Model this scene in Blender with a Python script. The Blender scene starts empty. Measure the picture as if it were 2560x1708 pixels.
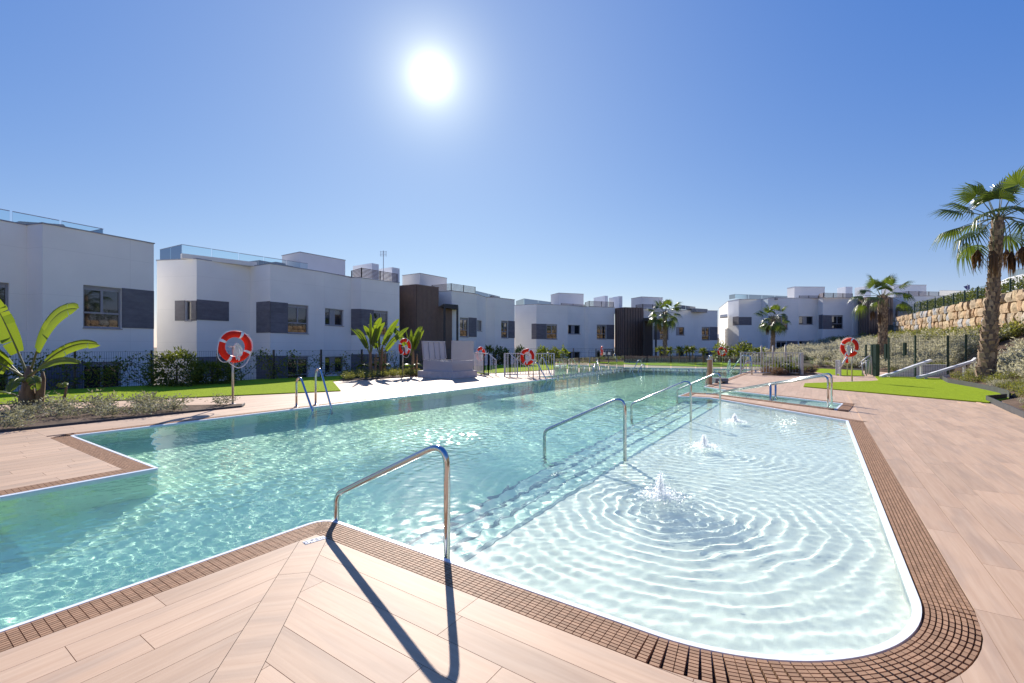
import bpy, bmesh, math, random
import numpy as np
from mathutils import Vector, Matrix, noise
from mathutils.geometry import tessellate_polygon

S = bpy.context.scene
COL = S.collection
R = math.radians
random.seed(7)
rng = np.random.RandomState(11)

# ------------------------------------------------------------------ camera
F, CX, YH, HC = 1137.8, 1280.0, 867.0, 1.3        # survey constants: focal length, centre, horizon, eye height
cam = bpy.data.cameras.new('camera')
cam_ob = bpy.data.objects.new('camera', cam)
COL.objects.link(cam_ob)
S.camera = cam_ob
cam_ob.location = (0, 0, HC)
cam_ob.rotation_euler = (R(90), 0, 0)
cam.lens, cam.sensor_width = 16, 36
cam.shift_y = (YH - 854) / 2560
cam.clip_start, cam.clip_end = 0.05, 3000

# ------------------------------------------------------------------ sky and sun
SUN_AZ, SUN_EL = R(-10.06), R(30.35)
SDIR = Vector((math.sin(SUN_AZ) * math.cos(SUN_EL), math.cos(SUN_AZ) * math.cos(SUN_EL), math.sin(SUN_EL)))
world = bpy.data.worlds.new('World')
S.world = world
world.use_nodes = True
wn = world.node_tree
bg = wn.nodes['Background']
sky = wn.nodes.new('ShaderNodeTexSky')
sky.sky_type = 'NISHITA'
sky.sun_disc = False
sky.sun_elevation = SUN_EL
sky.sun_rotation = SUN_AZ
sky.air_density, sky.dust_density, sky.ozone_density, sky.altitude = 1.0, 0.0, 6.0, 200
# aureole of the sun in the sky (soft falloff round the sun's direction)
geo = wn.nodes.new('ShaderNodeNewGeometry')
dot = wn.nodes.new('ShaderNodeVectorMath'); dot.operation = 'DOT_PRODUCT'
wn.links.new(geo.outputs['Incoming'], dot.inputs[0])
dot.inputs[1].default_value = (-SDIR.x, -SDIR.y, -SDIR.z)
clampd = wn.nodes.new('ShaderNodeMath'); clampd.operation = 'MAXIMUM'; clampd.inputs[1].default_value = 0.0
wn.links.new(dot.outputs['Value'], clampd.inputs[0])
def glow(power, amount, prev=None):
    p = wn.nodes.new('ShaderNodeMath'); p.operation = 'POWER'; p.inputs[1].default_value = power
    wn.links.new(clampd.outputs[0], p.inputs[0])
    m = wn.nodes.new('ShaderNodeMath'); m.operation = 'MULTIPLY'; m.inputs[1].default_value = amount
    wn.links.new(p.outputs[0], m.inputs[0])
    if prev is None: return m
    a = wn.nodes.new('ShaderNodeMath'); a.operation = 'ADD'
    wn.links.new(prev.outputs[0], a.inputs[0]); wn.links.new(m.outputs[0], a.inputs[1])
    return a
SKY_STRENGTH = 0.05
g = glow(9000, 60)
g = glow(1300, 9.0, g)
g = glow(240, 4.6, g)
g = glow(45, 0.9, g)
g = glow(8, 2.0, g)
gcol = wn.nodes.new('ShaderNodeVectorMath'); gcol.operation = 'SCALE'
gcol.inputs[0].default_value = (1.0, 0.97, 0.62)
wn.links.new(g.outputs[0], gcol.inputs['Scale'])
skyc = wn.nodes.new('ShaderNodeVectorMath'); skyc.operation = 'MULTIPLY'
skyc.inputs[1].default_value = (1.85, 1.22, 0.63)
wn.links.new(sky.outputs[0], skyc.inputs[0])
add = wn.nodes.new('ShaderNodeVectorMath'); add.operation = 'ADD'
air = wn.nodes.new('ShaderNodeVectorMath'); air.operation = 'ADD'; air.inputs[1].default_value = (-0.68, 0.38, 5.0)   # blue of the multiply scattered air
wn.links.new(skyc.outputs[0], air.inputs[0])
pos = wn.nodes.new('ShaderNodeVectorMath'); pos.operation = 'MAXIMUM'; pos.inputs[1].default_value = (0.3, 0.5, 0.5)
wn.links.new(air.outputs[0], pos.inputs[0])
wn.links.new(pos.outputs[0], add.inputs[0]); wn.links.new(gcol.outputs[0], add.inputs[1])
wn.links.new(add.outputs[0], bg.inputs[0])
bg.inputs[1].default_value = SKY_STRENGTH

sun = bpy.data.lights.new('sun', 'SUN')
sun.energy, sun.angle, sun.color = 4.5, R(0.5), (1.0, 0.94, 0.85)
sun.cycles.is_caustics_light = True
sun_ob = bpy.data.objects.new('sun', sun)
COL.objects.link(sun_ob)
sun_ob.rotation_euler = SDIR.to_track_quat('Z', 'Y').to_euler()

S.view_settings.view_transform = 'Standard'
S.view_settings.look = 'None'
S.view_settings.exposure = 0.74
S.view_settings.gamma = 1
S.view_settings.use_curve_mapping = False
S.cycles.max_bounces = 14
S.cycles.transparent_max_bounces = 24
S.cycles.blur_glossy = 0.5
S.cycles.sample_clamp_indirect = 40

# ------------------------------------------------------------------ helpers: survey, tags, meshes
A56 = R(56)
CU, SU = math.cos(A56), math.sin(A56)
def W(u, v):                                   # pool plan (u along the pool, v to the right of it) -> world
    return (CU * u + SU * v, SU * u - CU * v)
def gp(x, y, z=0.0):                           # survey mark -> point on the level z
    Y = F * (HC - z) / (y - YH)
    return Vector(((x - CX) * Y / F, Y, z))
def at(x, y, Y):                               # survey mark -> point at distance Y
    return Vector(((x - CX) * Y / F, Y, HC + (YH - y) * Y / F))

def tag(o, label=None, cat=None, group=None, kind=None):
    if label: o['label'] = label
    if cat: o['category'] = cat
    if group: o['group'] = group
    if kind: o['kind'] = kind
    return o
def empty(name, loc, label=None, cat=None, group=None, rz=0):
    o = bpy.data.objects.new(name, None)
    COL.objects.link(o)
    o.empty_display_size = 0.2
    o.location = loc
    o.rotation_euler = (0, 0, rz)
    return tag(o, label, cat, group)
KIDS = {}
def link(o, parent=None):
    COL.objects.link(o)
    if parent is not None:
        o.parent = parent
        KIDS.setdefault(parent, []).append(o)
    return o
def world_loc(o):
    p = Vector((0, 0, 0))
    while o is not None:
        p = p + Vector(o.location)
        o = o.parent
    return p
def copy_tree(o, parent=None, fresh=True):
    c = o.copy()
    link(c, parent)
    for ch in KIDS.get(o, []): copy_tree(ch, c)
    return c

class MB:
    """collects shapes into one mesh"""
    def __init__(s): s.v, s.f, s.uv = [], [], []
    def add(s, verts, faces, uvs=None):
        b = len(s.v)
        s.v += [tuple(p) for p in verts]
        s.f += [tuple(i + b for i in f) for f in faces]
        if uvs is not None: s.uv += uvs
        return s
    def box(s, c, size, rz=0.0, M=None):
        hx, hy, hz = size[0] / 2, size[1] / 2, size[2] / 2
        vs = [Vector((x, y, z)) for x in (-hx, hx) for y in (-hy, hy) for z in (-hz, hz)]
        m = M if M is not None else Matrix.Rotation(rz, 3, 'Z')
        c = Vector(c)
        return s.add([m @ p + c for p in vs], [(0, 1, 3, 2), (4, 6, 7, 5), (0, 4, 5, 1), (2, 3, 7, 6), (0, 2, 6, 4), (1, 5, 7, 3)])
    def beam(s, a, b, w, h, up=(0, 0, 1)):       # rectangular bar from a to b, w sideways, h along up
        a, b = Vector(a), Vector(b)
        d = (b - a)
        L = d.length
        if L < 1e-6: return s
        d /= L
        up = Vector(up)
        if abs(d.dot(up)) > 0.98: up = Vector((0, 1, 0))
        sd = d.cross(up).normalized()
        u2 = sd.cross(d).normalized()
        vs = []
        for e in (a, b):
            for i, j in ((-1, -1), (1, -1), (1, 1), (-1, 1)):
                vs.append(e + sd * (i * w / 2) + u2 * (j * h / 2))
        return s.add(vs, [(3, 2, 1, 0), (4, 5, 6, 7), (0, 1, 5, 4), (1, 2, 6, 5), (2, 3, 7, 6), (3, 0, 4, 7)])
    def tube(s, pts, r, n=8, caps=True):
        pts = [Vector(p) for p in pts]
        rs = r if isinstance(r, (list, tuple)) else [r] * len(pts)
        rings = []
        prev = None
        for i, p in enumerate(pts):
            d = (pts[min(i + 1, len(pts) - 1)] - pts[max(i - 1, 0)]).normalized()
            if prev is None:
                a = Vector((0, 0, 1)) if abs(d.z) < 0.9 else Vector((1, 0, 0))
                x = d.cross(a).normalized()
            else:
                x = (prev - d * prev.dot(d)).normalized()
            prev = x
            y = d.cross(x)
            rings.append([p + (x * math.cos(2 * math.pi * k / n) + y * math.sin(2 * math.pi * k / n)) * rs[i] for k in range(n)])
        vs = [q for ring in rings for q in ring]
        fs = []
        for i in range(len(rings) - 1):
            for k in range(n):
                k2 = (k + 1) % n
                fs.append((i * n + k, i * n + k2, (i + 1) * n + k2, (i + 1) * n + k))
        if caps:
            fs.append(tuple(range(n - 1, -1, -1)))
            fs.append(tuple((len(rings) - 1) * n + k for k in range(n)))
        return s.add(vs, fs)
    def prism(s, poly, z0, z1, top=True, bottom=False, sides=True):   # any simple polygon, list of (x, y)
        P = [(p[0], p[1]) for p in poly]
        ar = sum(P[i][0] * P[(i + 1) % len(P)][1] - P[(i + 1) % len(P)][0] * P[i][1] for i in range(len(P)))
        if ar < 0: P = P[::-1]
        n = len(P)
        tri = tessellate_polygon([[Vector((x, y, 0)) for x, y in P]])
        def orient(t):
            a, b, c = (P[i] for i in t)
            return t if (b[0] - a[0]) * (c[1] - a[1]) - (b[1] - a[1]) * (c[0] - a[0]) > 0 else t[::-1]
        tri = [orient(tuple(t)) for t in tri]
        if top: s.add([(x, y, z1) for x, y in P], tri)
        if bottom: s.add([(x, y, z0) for x, y in P], [t[::-1] for t in tri])
        if sides:
            s.add([(x, y, z0) for x, y in P] + [(x, y, z1) for x, y in P],
                  [(i, (i + 1) % n, n + (i + 1) % n, n + i) for i in range(n)])
        return s
    def lathe(s, prof, c=(0, 0, 0), n=16):        # prof: list of (r, z)
        c = Vector(c)
        vs = [c + Vector((r * math.cos(2 * math.pi * k / n), r * math.sin(2 * math.pi * k / n), z)) for r, z in prof for k in range(n)]
        fs = []
        for i in range(len(prof) - 1):
            for k in range(n):
                k2 = (k + 1) % n
                fs.append((i * n + k, i * n + k2, (i + 1) * n + k2, (i + 1) * n + k))
        fs.append(tuple(range(n - 1, -1, -1)))
        fs.append(tuple((len(prof) - 1) * n + k for k in range(n)))
        return s.add(vs, fs)
    def mesh(s, name, m, smooth=False, off=None):
        me = bpy.data.meshes.new(name)
        v = s.v if off is None else [(p[0] - off[0], p[1] - off[1], p[2] - off[2]) for p in s.v]
        me.from_pydata(v, [], s.f)
        me.materials.append(m)
        if s.uv and len(s.uv) == sum(len(f) for f in s.f):
            l = me.uv_layers.new(name='UVMap')
            for i, c in enumerate(s.uv): l.data[i].uv = c
        if smooth: me.shade_smooth()
        return me
    def build(s, name, m, parent=None, smooth=False):
        o = bpy.data.objects.new(name, s.mesh(name, m, smooth, world_loc(parent) if parent is not None else None))
        return link(o, parent)
    def build_local(s, name, m, parent=None, smooth=False):    # vertices already in the parent's own frame
        return link(bpy.data.objects.new(name, s.mesh(name, m, smooth)), parent)

def fillet_path(pts, r, n=6):
    pts = [Vector(p) for p in pts]
    out = [pts[0]]
    for i in range(1, len(pts) - 1):
        a, b, c = pts[i - 1], pts[i], pts[i + 1]
        d1, d2 = (a - b), (c - b)
        l1, l2 = d1.length, d2.length
        d1.normalize(); d2.normalize()
        ang = d1.angle(d2)
        if ang > math.pi - 0.02: out.append(b); continue
        t = min(r / math.tan(ang / 2), l1 * 0.48, l2 * 0.48)
        p, q = b + d1 * t, b + d2 * t
        for k in range(n + 1):
            s = k / n
            out.append(p * (1 - s) ** 2 + b * 2 * s * (1 - s) + q * s ** 2)
    out.append(pts[-1])
    return out

# ------------------------------------------------------------------ materials
MATS = {}
def nodes(name):
    m = bpy.data.materials.new(name)
    m.use_nodes = True
    n = m.node_tree
    return m, n, n.nodes['Principled BSDF']
def M(name, col, rough=0.6, metal=0.0, var=0.0, scale=3.0, bump=0.0, bscale=60.0, spec=0.5, stretch=None, coat=0.0, rand=0.0):
    if name in MATS: return MATS[name]
    m, n, b = nodes(name)
    b.inputs['Base Color'].default_value = (*col, 1)
    b.inputs['Roughness'].default_value = rough
    b.inputs['Metallic'].default_value = metal
    b.inputs['Specular IOR Level'].default_value = spec
    if coat: b.inputs['Coat Weight'].default_value = coat
    tc = n.nodes.new('ShaderNodeTexCoord')
    src = tc.outputs['Object']
    if stretch:
        mp = n.nodes.new('ShaderNodeMapping'); mp.inputs['Scale'].default_value = stretch
        n.links.new(src, mp.inputs[0]); src = mp.outputs[0]
    if var or rand:
        nz = n.nodes.new('ShaderNodeTexNoise')
        nz.inputs['Scale'].default_value = scale; nz.inputs['Detail'].default_value = 6; nz.inputs['Roughness'].default_value = 0.65
        n.links.new(src, nz.inputs['Vector'])
        mr = n.nodes.new('ShaderNodeMapRange')
        mr.inputs['From Min'].default_value = 0.3; mr.inputs['From Max'].default_value = 0.7
        mr.inputs['To Min'].default_value = 1 - var; mr.inputs['To Max'].default_value = 1 + var
        n.links.new(nz.outputs['Fac'], mr.inputs['Value'])
        fac = mr.outputs[0]
        if rand:
            oi = n.nodes.new('ShaderNodeObjectInfo')
            gi = n.nodes.new('ShaderNodeNewGeometry')
            ad = n.nodes.new('ShaderNodeMath'); ad.operation = 'ADD'
            n.links.new(oi.outputs['Random'], ad.inputs[0]); n.links.new(gi.outputs['Random Per Island'], ad.inputs[1])
            fr = n.nodes.new('ShaderNodeMath'); fr.operation = 'FRACT'; n.links.new(ad.outputs[0], fr.inputs[0])
            m2 = n.nodes.new('ShaderNodeMapRange'); m2.inputs['To Min'].default_value = 1 - rand; m2.inputs['To Max'].default_value = 1 + rand
            n.links.new(fr.outputs[0], m2.inputs['Value'])
            mu = n.nodes.new('ShaderNodeMath'); mu.operation = 'MULTIPLY'
            n.links.new(fac, mu.inputs[0]); n.links.new(m2.outputs[0], mu.inputs[1]); fac = mu.outputs[0]
        sc = n.nodes.new('ShaderNodeVectorMath'); sc.operation = 'SCALE'
        sc.inputs[0].default_value = col
        n.links.new(fac, sc.inputs['Scale'])
        n.links.new(sc.outputs[0], b.inputs['Base Color'])
    if bump:
        bz = n.nodes.new('ShaderNodeTexNoise'); bz.inputs['Scale'].default_value = bscale; bz.inputs['Detail'].default_value = 4
        n.links.new(src, bz.inputs['Vector'])
        bp = n.nodes.new('ShaderNodeBump'); bp.inputs['Strength'].default_value = bump; bp.inputs['Distance'].default_value = 0.01
        n.links.new(bz.outputs['Fac'], bp.inputs['Height']); n.links.new(bp.outputs[0], b.inputs['Normal'])
    MATS[name] = m
    return m
def leafmat(name, col, col2=None, trans=0.45, rough=0.45):
    m, n, b = nodes(name)
    gi = n.nodes.new('ShaderNodeNewGeometry')
    oi = n.nodes.new('ShaderNodeObjectInfo')
    ad = n.nodes.new('ShaderNodeMath'); ad.operation = 'ADD'
    n.links.new(oi.outputs['Random'], ad.inputs[0]); n.links.new(gi.outputs['Random Per Island'], ad.inputs[1])
    fr = n.nodes.new('ShaderNodeMath'); fr.operation = 'FRACT'; n.links.new(ad.outputs[0], fr.inputs[0])
    mx = n.nodes.new('ShaderNodeMix'); mx.data_type = 'RGBA'
    mx.inputs['A'].default_value = (*col, 1)
    mx.inputs['B'].default_value = (*(col2 or tuple(c * 0.6 for c in col)), 1)
    n.links.new(fr.outputs[0], mx.inputs['Factor'])
    n.links.new(mx.outputs['Result'], b.inputs['Base Color'])
    b.inputs['Roughness'].default_value = rough
    tr = n.nodes.new('ShaderNodeBsdfTranslucent')
    hs = n.nodes.new('ShaderNodeVectorMath'); hs.operation = 'MULTIPLY'; hs.inputs[1].default_value = (1.5, 1.35, 0.5)
    n.links.new(mx.outputs['Result'], hs.inputs[0]); n.links.new(hs.outputs[0], tr.inputs[0])
    ms = n.nodes.new('ShaderNodeMixShader'); ms.inputs[0].default_value = trans
    n.links.new(b.outputs[0], ms.inputs[1]); n.links.new(tr.outputs[0], ms.inputs[2])
    n.links.new(ms.outputs[0], n.nodes['Material Output'].inputs[0])
    MATS[name] = m
    return m

# wood-look floor tile: long grain, every plank with its own tone
def plank_material():
    m, n, b = nodes('wood_tile')
    tc = n.nodes.new('ShaderNodeTexCoord')
    oi = n.nodes.new('ShaderNodeObjectInfo'); gi = n.nodes.new('ShaderNodeNewGeometry')
    ad = n.nodes.new('ShaderNodeMath'); ad.operation = 'ADD'
    n.links.new(oi.outputs['Random'], ad.inputs[0]); n.links.new(gi.outputs['Random Per Island'], ad.inputs[1])
    fr = n.nodes.new('ShaderNodeMath'); fr.operation = 'FRACT'; n.links.new(ad.outputs[0], fr.inputs[0])
    cb = n.nodes.new('ShaderNodeCombineXYZ')
    k = n.nodes.new('ShaderNodeMath'); k.operation = 'MULTIPLY'; k.inputs[1].default_value = 37
    n.links.new(fr.outputs[0], k.inputs[0]); n.links.new(k.outputs[0], cb.inputs[0]); n.links.new(k.outputs[0], cb.inputs[2])
    va = n.nodes.new('ShaderNodeVectorMath'); va.operation = 'ADD'
    n.links.new(tc.outputs['Object'], va.inputs[0]); n.links.new(cb.outputs[0], va.inputs[1])
    mp = n.nodes.new('ShaderNodeMapping'); mp.inputs['Scale'].default_value = (1.3, 22, 1)
    n.links.new(va.outputs[0], mp.inputs[0])
    n1 = n.nodes.new('ShaderNodeTexNoise'); n1.inputs['Scale'].default_value = 1.6; n1.inputs['Detail'].default_value = 8; n1.inputs['Distortion'].default_value = 0.7
    n.links.new(mp.outputs[0], n1.inputs['Vector'])
    mp2 = n.nodes.new('ShaderNodeMapping'); mp2.inputs['Scale'].default_value = (0.9, 4.5, 1)
    n.links.new(va.outputs[0], mp2.inputs[0])
    n2 = n.nodes.new('ShaderNodeTexNoise'); n2.inputs['Scale'].default_value = 1.7; n2.inputs['Detail'].default_value = 5
    n.links.new(mp2.outputs[0], n2.inputs['Vector'])
    r1 = n.nodes.new('ShaderNodeValToRGB')
    e = r1.color_ramp.elements
    e[0].position, e[0].color = 0.28, (0.515, 0.335, 0.215, 1)
    e[1].position, e[1].color = 0.70, (0.60, 0.415, 0.275, 1)
    n.links.new(n1.outputs['Fac'], r1.inputs[0])
    r2 = n.nodes.new('ShaderNodeValToRGB')
    e = r2.color_ramp.elements
    e[0].position, e[0].color = 0.34, (0.84, 0.86, 0.90, 1)
    e[1].position, e[1].color = 0.55, (1, 1, 1, 1)
    n.links.new(n2.outputs['Fac'], r2.inputs[0])
    mu = n.nodes.new('ShaderNodeMix'); mu.data_type = 'RGBA'; mu.blend_type = 'MULTIPLY'; mu.inputs['Factor'].default_value = 1
    n.links.new(r1.outputs[0], mu.inputs['A']); n.links.new(r2.outputs[0], mu.inputs['B'])
    mr = n.nodes.new('ShaderNodeMapRange'); mr.inputs['To Min'].default_value = 0.90; mr.inputs['To Max'].default_value = 1.07
    n.links.new(fr.outputs[0], mr.inputs['Value'])
    sc = n.nodes.new('ShaderNodeVectorMath'); sc.operation = 'SCALE'
    n.links.new(mu.outputs['Result'], sc.inputs[0]); n.links.new(mr.outputs[0], sc.inputs['Scale'])
    n.links.new(sc.outputs[0], b.inputs['Base Color'])
    b.inputs['Roughness'].default_value = 0.62
    b.inputs['Specular IOR Level'].default_value = 0.35
    bp = n.nodes.new('ShaderNodeBump'); bp.inputs['Strength'].default_value = 0.12; bp.inputs['Distance'].default_value = 0.004
    n.links.new(n1.outputs['Fac'], bp.inputs['Height']); n.links.new(bp.outputs[0], b.inputs['Normal'])
    return m
PLANK = plank_material()
def slab_material():                              # the same tiling, too far away to tell the tiles apart
    m, n, b = nodes('wood_tile_far')
    tc = n.nodes.new('ShaderNodeTexCoord')
    br = n.nodes.new('ShaderNodeTexBrick')
    br.inputs['Scale'].default_value = 1; br.inputs['Brick Width'].default_value = 1.2; br.inputs['Row Height'].default_value = 0.172
    br.inputs['Mortar Size'].default_value = 0.002; br.inputs['Mortar Smooth'].default_value = 0.3; br.offset = 0.37
    br.inputs['Color1'].default_value = (0.58, 0.40, 0.27, 1); br.inputs['Color2'].default_value = (0.515, 0.345, 0.23, 1); br.inputs['Mortar'].default_value = (0.34, 0.23, 0.17, 1)
    n.links.new(tc.outputs['Object'], br.inputs['Vector'])
    mp = n.nodes.new('ShaderNodeMapping'); mp.inputs['Scale'].default_value = (1.2, 9, 1)
    n.links.new(tc.outputs['Object'], mp.inputs[0])
    nz = n.nodes.new('ShaderNodeTexNoise'); nz.inputs['Scale'].default_value = 1.4; nz.inputs['Detail'].default_value = 6
    n.links.new(mp.outputs[0], nz.inputs['Vector'])
    mr = n.nodes.new('ShaderNodeMapRange'); mr.inputs['From Min'].default_value = 0.3; mr.inputs['From Max'].default_value = 0.7
    mr.inputs['To Min'].default_value = 0.9; mr.inputs['To Max'].default_value = 1.08
    n.links.new(nz.outputs['Fac'], mr.inputs['Value'])
    sc = n.nodes.new('ShaderNodeVectorMath'); sc.operation = 'SCALE'
    n.links.new(br.outputs['Color'], sc.inputs[0]); n.links.new(mr.outputs[0], sc.inputs['Scale'])
    n.links.new(sc.outputs[0], b.inputs['Base Color'])
    b.inputs['Roughness'].default_value = 0.65; b.inputs['Specular IOR Level'].default_value = 0.3
    return m
SLAB = slab_material()

def mosaic(name, c1, c2, mortar):
    m, n, b = nodes(name)
    tc = n.nodes.new('ShaderNodeTexCoord')
    br = n.nodes.new('ShaderNodeTexBrick'); br.offset = 0
    br.inputs['Scale'].default_value = 1; br.inputs['Brick Width'].default_value = 0.026; br.inputs['Row Height'].default_value = 0.026
    br.inputs['Mortar Size'].default_value = 0.0016; br.inputs['Mortar Smooth'].default_value = 0.4
    br.inputs['Color1'].default_value = (*c1, 1); br.inputs['Color2'].default_value = (*c2, 1); br.inputs['Mortar'].default_value = (*mortar, 1)
    n.links.new(tc.outputs['Object'], br.inputs['Vector'])
    nz = n.nodes.new('ShaderNodeTexNoise'); nz.inputs['Scale'].default_value = 2.2; nz.inputs['Detail'].default_value = 7
    n.links.new(tc.outputs['Object'], nz.inputs['Vector'])
    mr = n.nodes.new('ShaderNodeMapRange'); mr.inputs['From Min'].default_value = 0.3; mr.inputs['From Max'].default_value = 0.7
    mr.inputs['To Min'].default_value = 0.92; mr.inputs['To Max'].default_value = 1.06
    n.links.new(nz.outputs['Fac'], mr.inputs['Value'])
    sc = n.nodes.new('ShaderNodeVectorMath'); sc.operation = 'SCALE'
    n.links.new(br.outputs['Color'], sc.inputs[0]); n.links.new(mr.outputs[0], sc.inputs['Scale'])
    n.links.new(sc.outputs[0], b.inputs['Base Color'])
    b.inputs['Roughness'].default_value = 0.5
    return m
TILE_W = mosaic('pale_pool_mosaic', (0.93, 0.86, 0.80), (0.89, 0.82, 0.76), (0.88, 0.81, 0.75))
TILE_S = mosaic('depth_tinted_step_mosaic', (0.84, 0.93, 0.83), (0.80, 0.90, 0.80), (0.78, 0.88, 0.79))  # light absorbed by knee-deep water is put into the tile colour
TILE_A = mosaic('depth_tinted_pool_mosaic', (0.78, 0.99, 0.79), (0.73, 0.97, 0.76), (0.71, 0.95, 0.74))  # deep water's light absorption is put into the tile colour, stronger than on the steps
NOSE = M('slate_step_tile', (0.20, 0.27, 0.33), 0.5, var=0.2, scale=30)
def water_material():
    m = bpy.data.materials.new('pool_water'); m.use_nodes = True
    n = m.node_tree; n.nodes.remove(n.nodes['Principled BSDF'])
    gl = n.nodes.new('ShaderNodeBsdfGlass'); gl.inputs['IOR'].default_value = 1.33; gl.inputs['Roughness'].default_value = 0.0
    gl.inputs['Color'].default_value = (0.90, 1.0, 0.96, 1)
    gs = n.nodes.new('ShaderNodeBsdfGlossy'); gs.inputs['Roughness'].default_value = 0.17   # finest wavelets: glitter of the sun
    mx = n.nodes.new('ShaderNodeMixShader'); mx.inputs[0].default_value = 0.028
    n.links.new(gl.outputs[0], mx.inputs[1]); n.links.new(gs.outputs[0], mx.inputs[2])
    n.links.new(mx.outputs[0], n.nodes['Material Output'].inputs[0])
    return m
WATER = water_material()
def thin_glass(name, tint, refl=0.9):
    m = bpy.data.materials.new(name); m.use_nodes = True
    n = m.node_tree; n.nodes.remove(n.nodes['Principled BSDF'])
    t = n.nodes.new('ShaderNodeBsdfTransparent'); t.inputs[0].default_value = (*tint, 1)
    gl = n.nodes.new('ShaderNodeBsdfGlossy'); gl.inputs['Roughness'].default_value = 0.01; gl.inputs[0].default_value = (refl, refl, refl, 1)
    fr = n.nodes.new('ShaderNodeFresnel'); fr.inputs[0].default_value = 1.45
    ms = n.nodes.new('ShaderNodeMixShader')
    n.links.new(fr.outputs[0], ms.inputs[0]); n.links.new(t.outputs[0], ms.inputs[1]); n.links.new(gl.outputs[0], ms.inputs[2])
    n.links.new(ms.outputs[0], n.nodes['Material Output'].inputs[0])
    return m
GLASS = thin_glass('railing_glass', (0.90, 0.965, 0.975), 0.45)
GLASS2 = thin_glass('pool_fence_glass', (0.80, 0.88, 0.86))
def facade_material():
    m, n, b = nodes('white_render')
    uv = n.nodes.new('ShaderNodeUVMap')
    br = n.nodes.new('ShaderNodeTexBrick'); br.offset = 0
    br.inputs['Scale'].default_value = 1; br.inputs['Brick Width'].default_value = 2.4; br.inputs['Row Height'].default_value = 1.5
    br.inputs['Mortar Size'].default_value = 0.008; br.inputs['Mortar Smooth'].default_value = 0.5
    n.links.new(uv.outputs[0], br.inputs['Vector'])
    tc = n.nodes.new('ShaderNodeTexCoord')
    nz = n.nodes.new('ShaderNodeTexNoise'); nz.inputs['Scale'].default_value = 0.7; nz.inputs['Detail'].default_value = 8
    n.links.new(tc.outputs['Object'], nz.inputs['Vector'])
    mr = n.nodes.new('ShaderNodeMapRange'); mr.inputs['From Min'].default_value = 0.3; mr.inputs['From Max'].default_value = 0.7
    mr.inputs['To Min'].default_value = 0.94; mr.inputs['To Max'].default_value = 1.03
    n.links.new(nz.outputs['Fac'], mr.inputs['Value'])
    mf = n.nodes.new('ShaderNodeMapRange'); mf.inputs['To Min'].default_value = 1.0; mf.inputs['To Max'].default_value = 0.88
    n.links.new(br.outputs['Fac'], mf.inputs['Value'])
    mu = n.nodes.new('ShaderNodeMath'); mu.operation = 'MULTIPLY'
    n.links.new(mr.outputs[0], mu.inputs[0]); n.links.new(mf.outputs[0], mu.inputs[1])
    sc = n.nodes.new('ShaderNodeVectorMath'); sc.operation = 'SCALE'; sc.inputs[0].default_value = (0.86, 0.835, 0.79)
    n.links.new(mu.outputs[0], sc.inputs['Scale'])
    n.links.new(sc.outputs[0], b.inputs['Base Color'])
    b.inputs['Roughness'].default_value = 0.75; b.inputs['Specular IOR Level'].default_value = 0.25
    return m
FACADE = facade_material()
WHITE = M('white_paint', (0.78, 0.78, 0.78), 0.6, var=0.04)
RIM = M('white_rim', (0.80, 0.82, 0.83), 0.35, var=0.05, scale=8)
GRATE = M('brown_grate', (0.39, 0.23, 0.135), 0.6, var=0.12, scale=40, rand=0.15, spec=0.14)
GUTTER = M('gutter_bed', (0.30, 0.20, 0.15), 0.7, var=0.2, scale=6)
STEEL = M('polished_steel', (0.58, 0.57, 0.55), 0.14, 1.0)
ZINC = M('grey_painted_steel', (0.50, 0.50, 0.53), 0.45, 0.3, var=0.04)
CLAD = M('slate_cladding', (0.135, 0.13, 0.15), 0.55, var=0.22, scale=2.2, bump=0.1, stretch=(1, 1, 3), rand=0.1)
CLADB = M('cladding_joint', (0.09, 0.09, 0.10), 0.8)
FRAME = M('grey_aluminium', (0.28, 0.28, 0.31), 0.4, 0.2)
PANE = M('dark_window_glass', (0.018, 0.022, 0.026), 0.02, spec=0.9, coat=1.0)
BROWN = M('brown_slat_cladding', (0.19, 0.125, 0.095), 0.6, var=0.1, scale=4)
DARK = M('dark_recess', (0.055, 0.042, 0.037), 0.7)
BLACK = M('anthracite_metal', (0.035, 0.035, 0.04), 0.45, 0.3)
GREENM = M('dark_green_metal', (0.012, 0.045, 0.03), 0.45, 0.2)
TURF = M('artificial_turf', (0.275, 0.36, 0.026), 0.95, var=0.16, scale=14, bump=0.9, bscale=160, spec=0.02)
SOIL = M('brown_soil', (0.125, 0.085, 0.06), 0.95, var=0.45, scale=5, bump=1.0, bscale=24, spec=0.1)
EARTH = M('dry_earth', (0.20, 0.17, 0.11), 0.95, var=0.3, scale=0.5, spec=0.1)
EDGE = M('dark_edging', (0.055, 0.055, 0.06), 0.6, 0.2, var=0.2, scale=5)
REDR = M('red_orange_plastic', (0.80, 0.026, 0.010), 0.5, spec=0.15, var=0.06, scale=10)
ROPE = M('white_rope', (0.78, 0.77, 0.75), 0.8, var=0.06, scale=60)
TAPE = M('white_reflective_tape', (0.78, 0.78, 0.78), 0.4)
BARKP = M('palm_bark', (0.25, 0.17, 0.11), 0.95, var=0.35, scale=9, bump=0.8, bscale=40, rand=0.25)
BARKB = M('palm_boot', (0.36, 0.25, 0.165), 0.9, var=0.3, scale=12, rand=0.3)
DEADL = leafmat('dead_palm_leaf', (0.19, 0.105, 0.05), (0.11, 0.06, 0.035), 0.25, 0.8)
PALML = leafmat('palm_leaf', (0.11, 0.16, 0.035), (0.05, 0.085, 0.022), 0.42, 0.3)
PETI = M('palm_stalk', (0.16, 0.16, 0.05), 0.5)
BANL = leafmat('banana_leaf', (0.15, 0.215, 0.03), (0.09, 0.145, 0.024), 0.55, 0.42)
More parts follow.
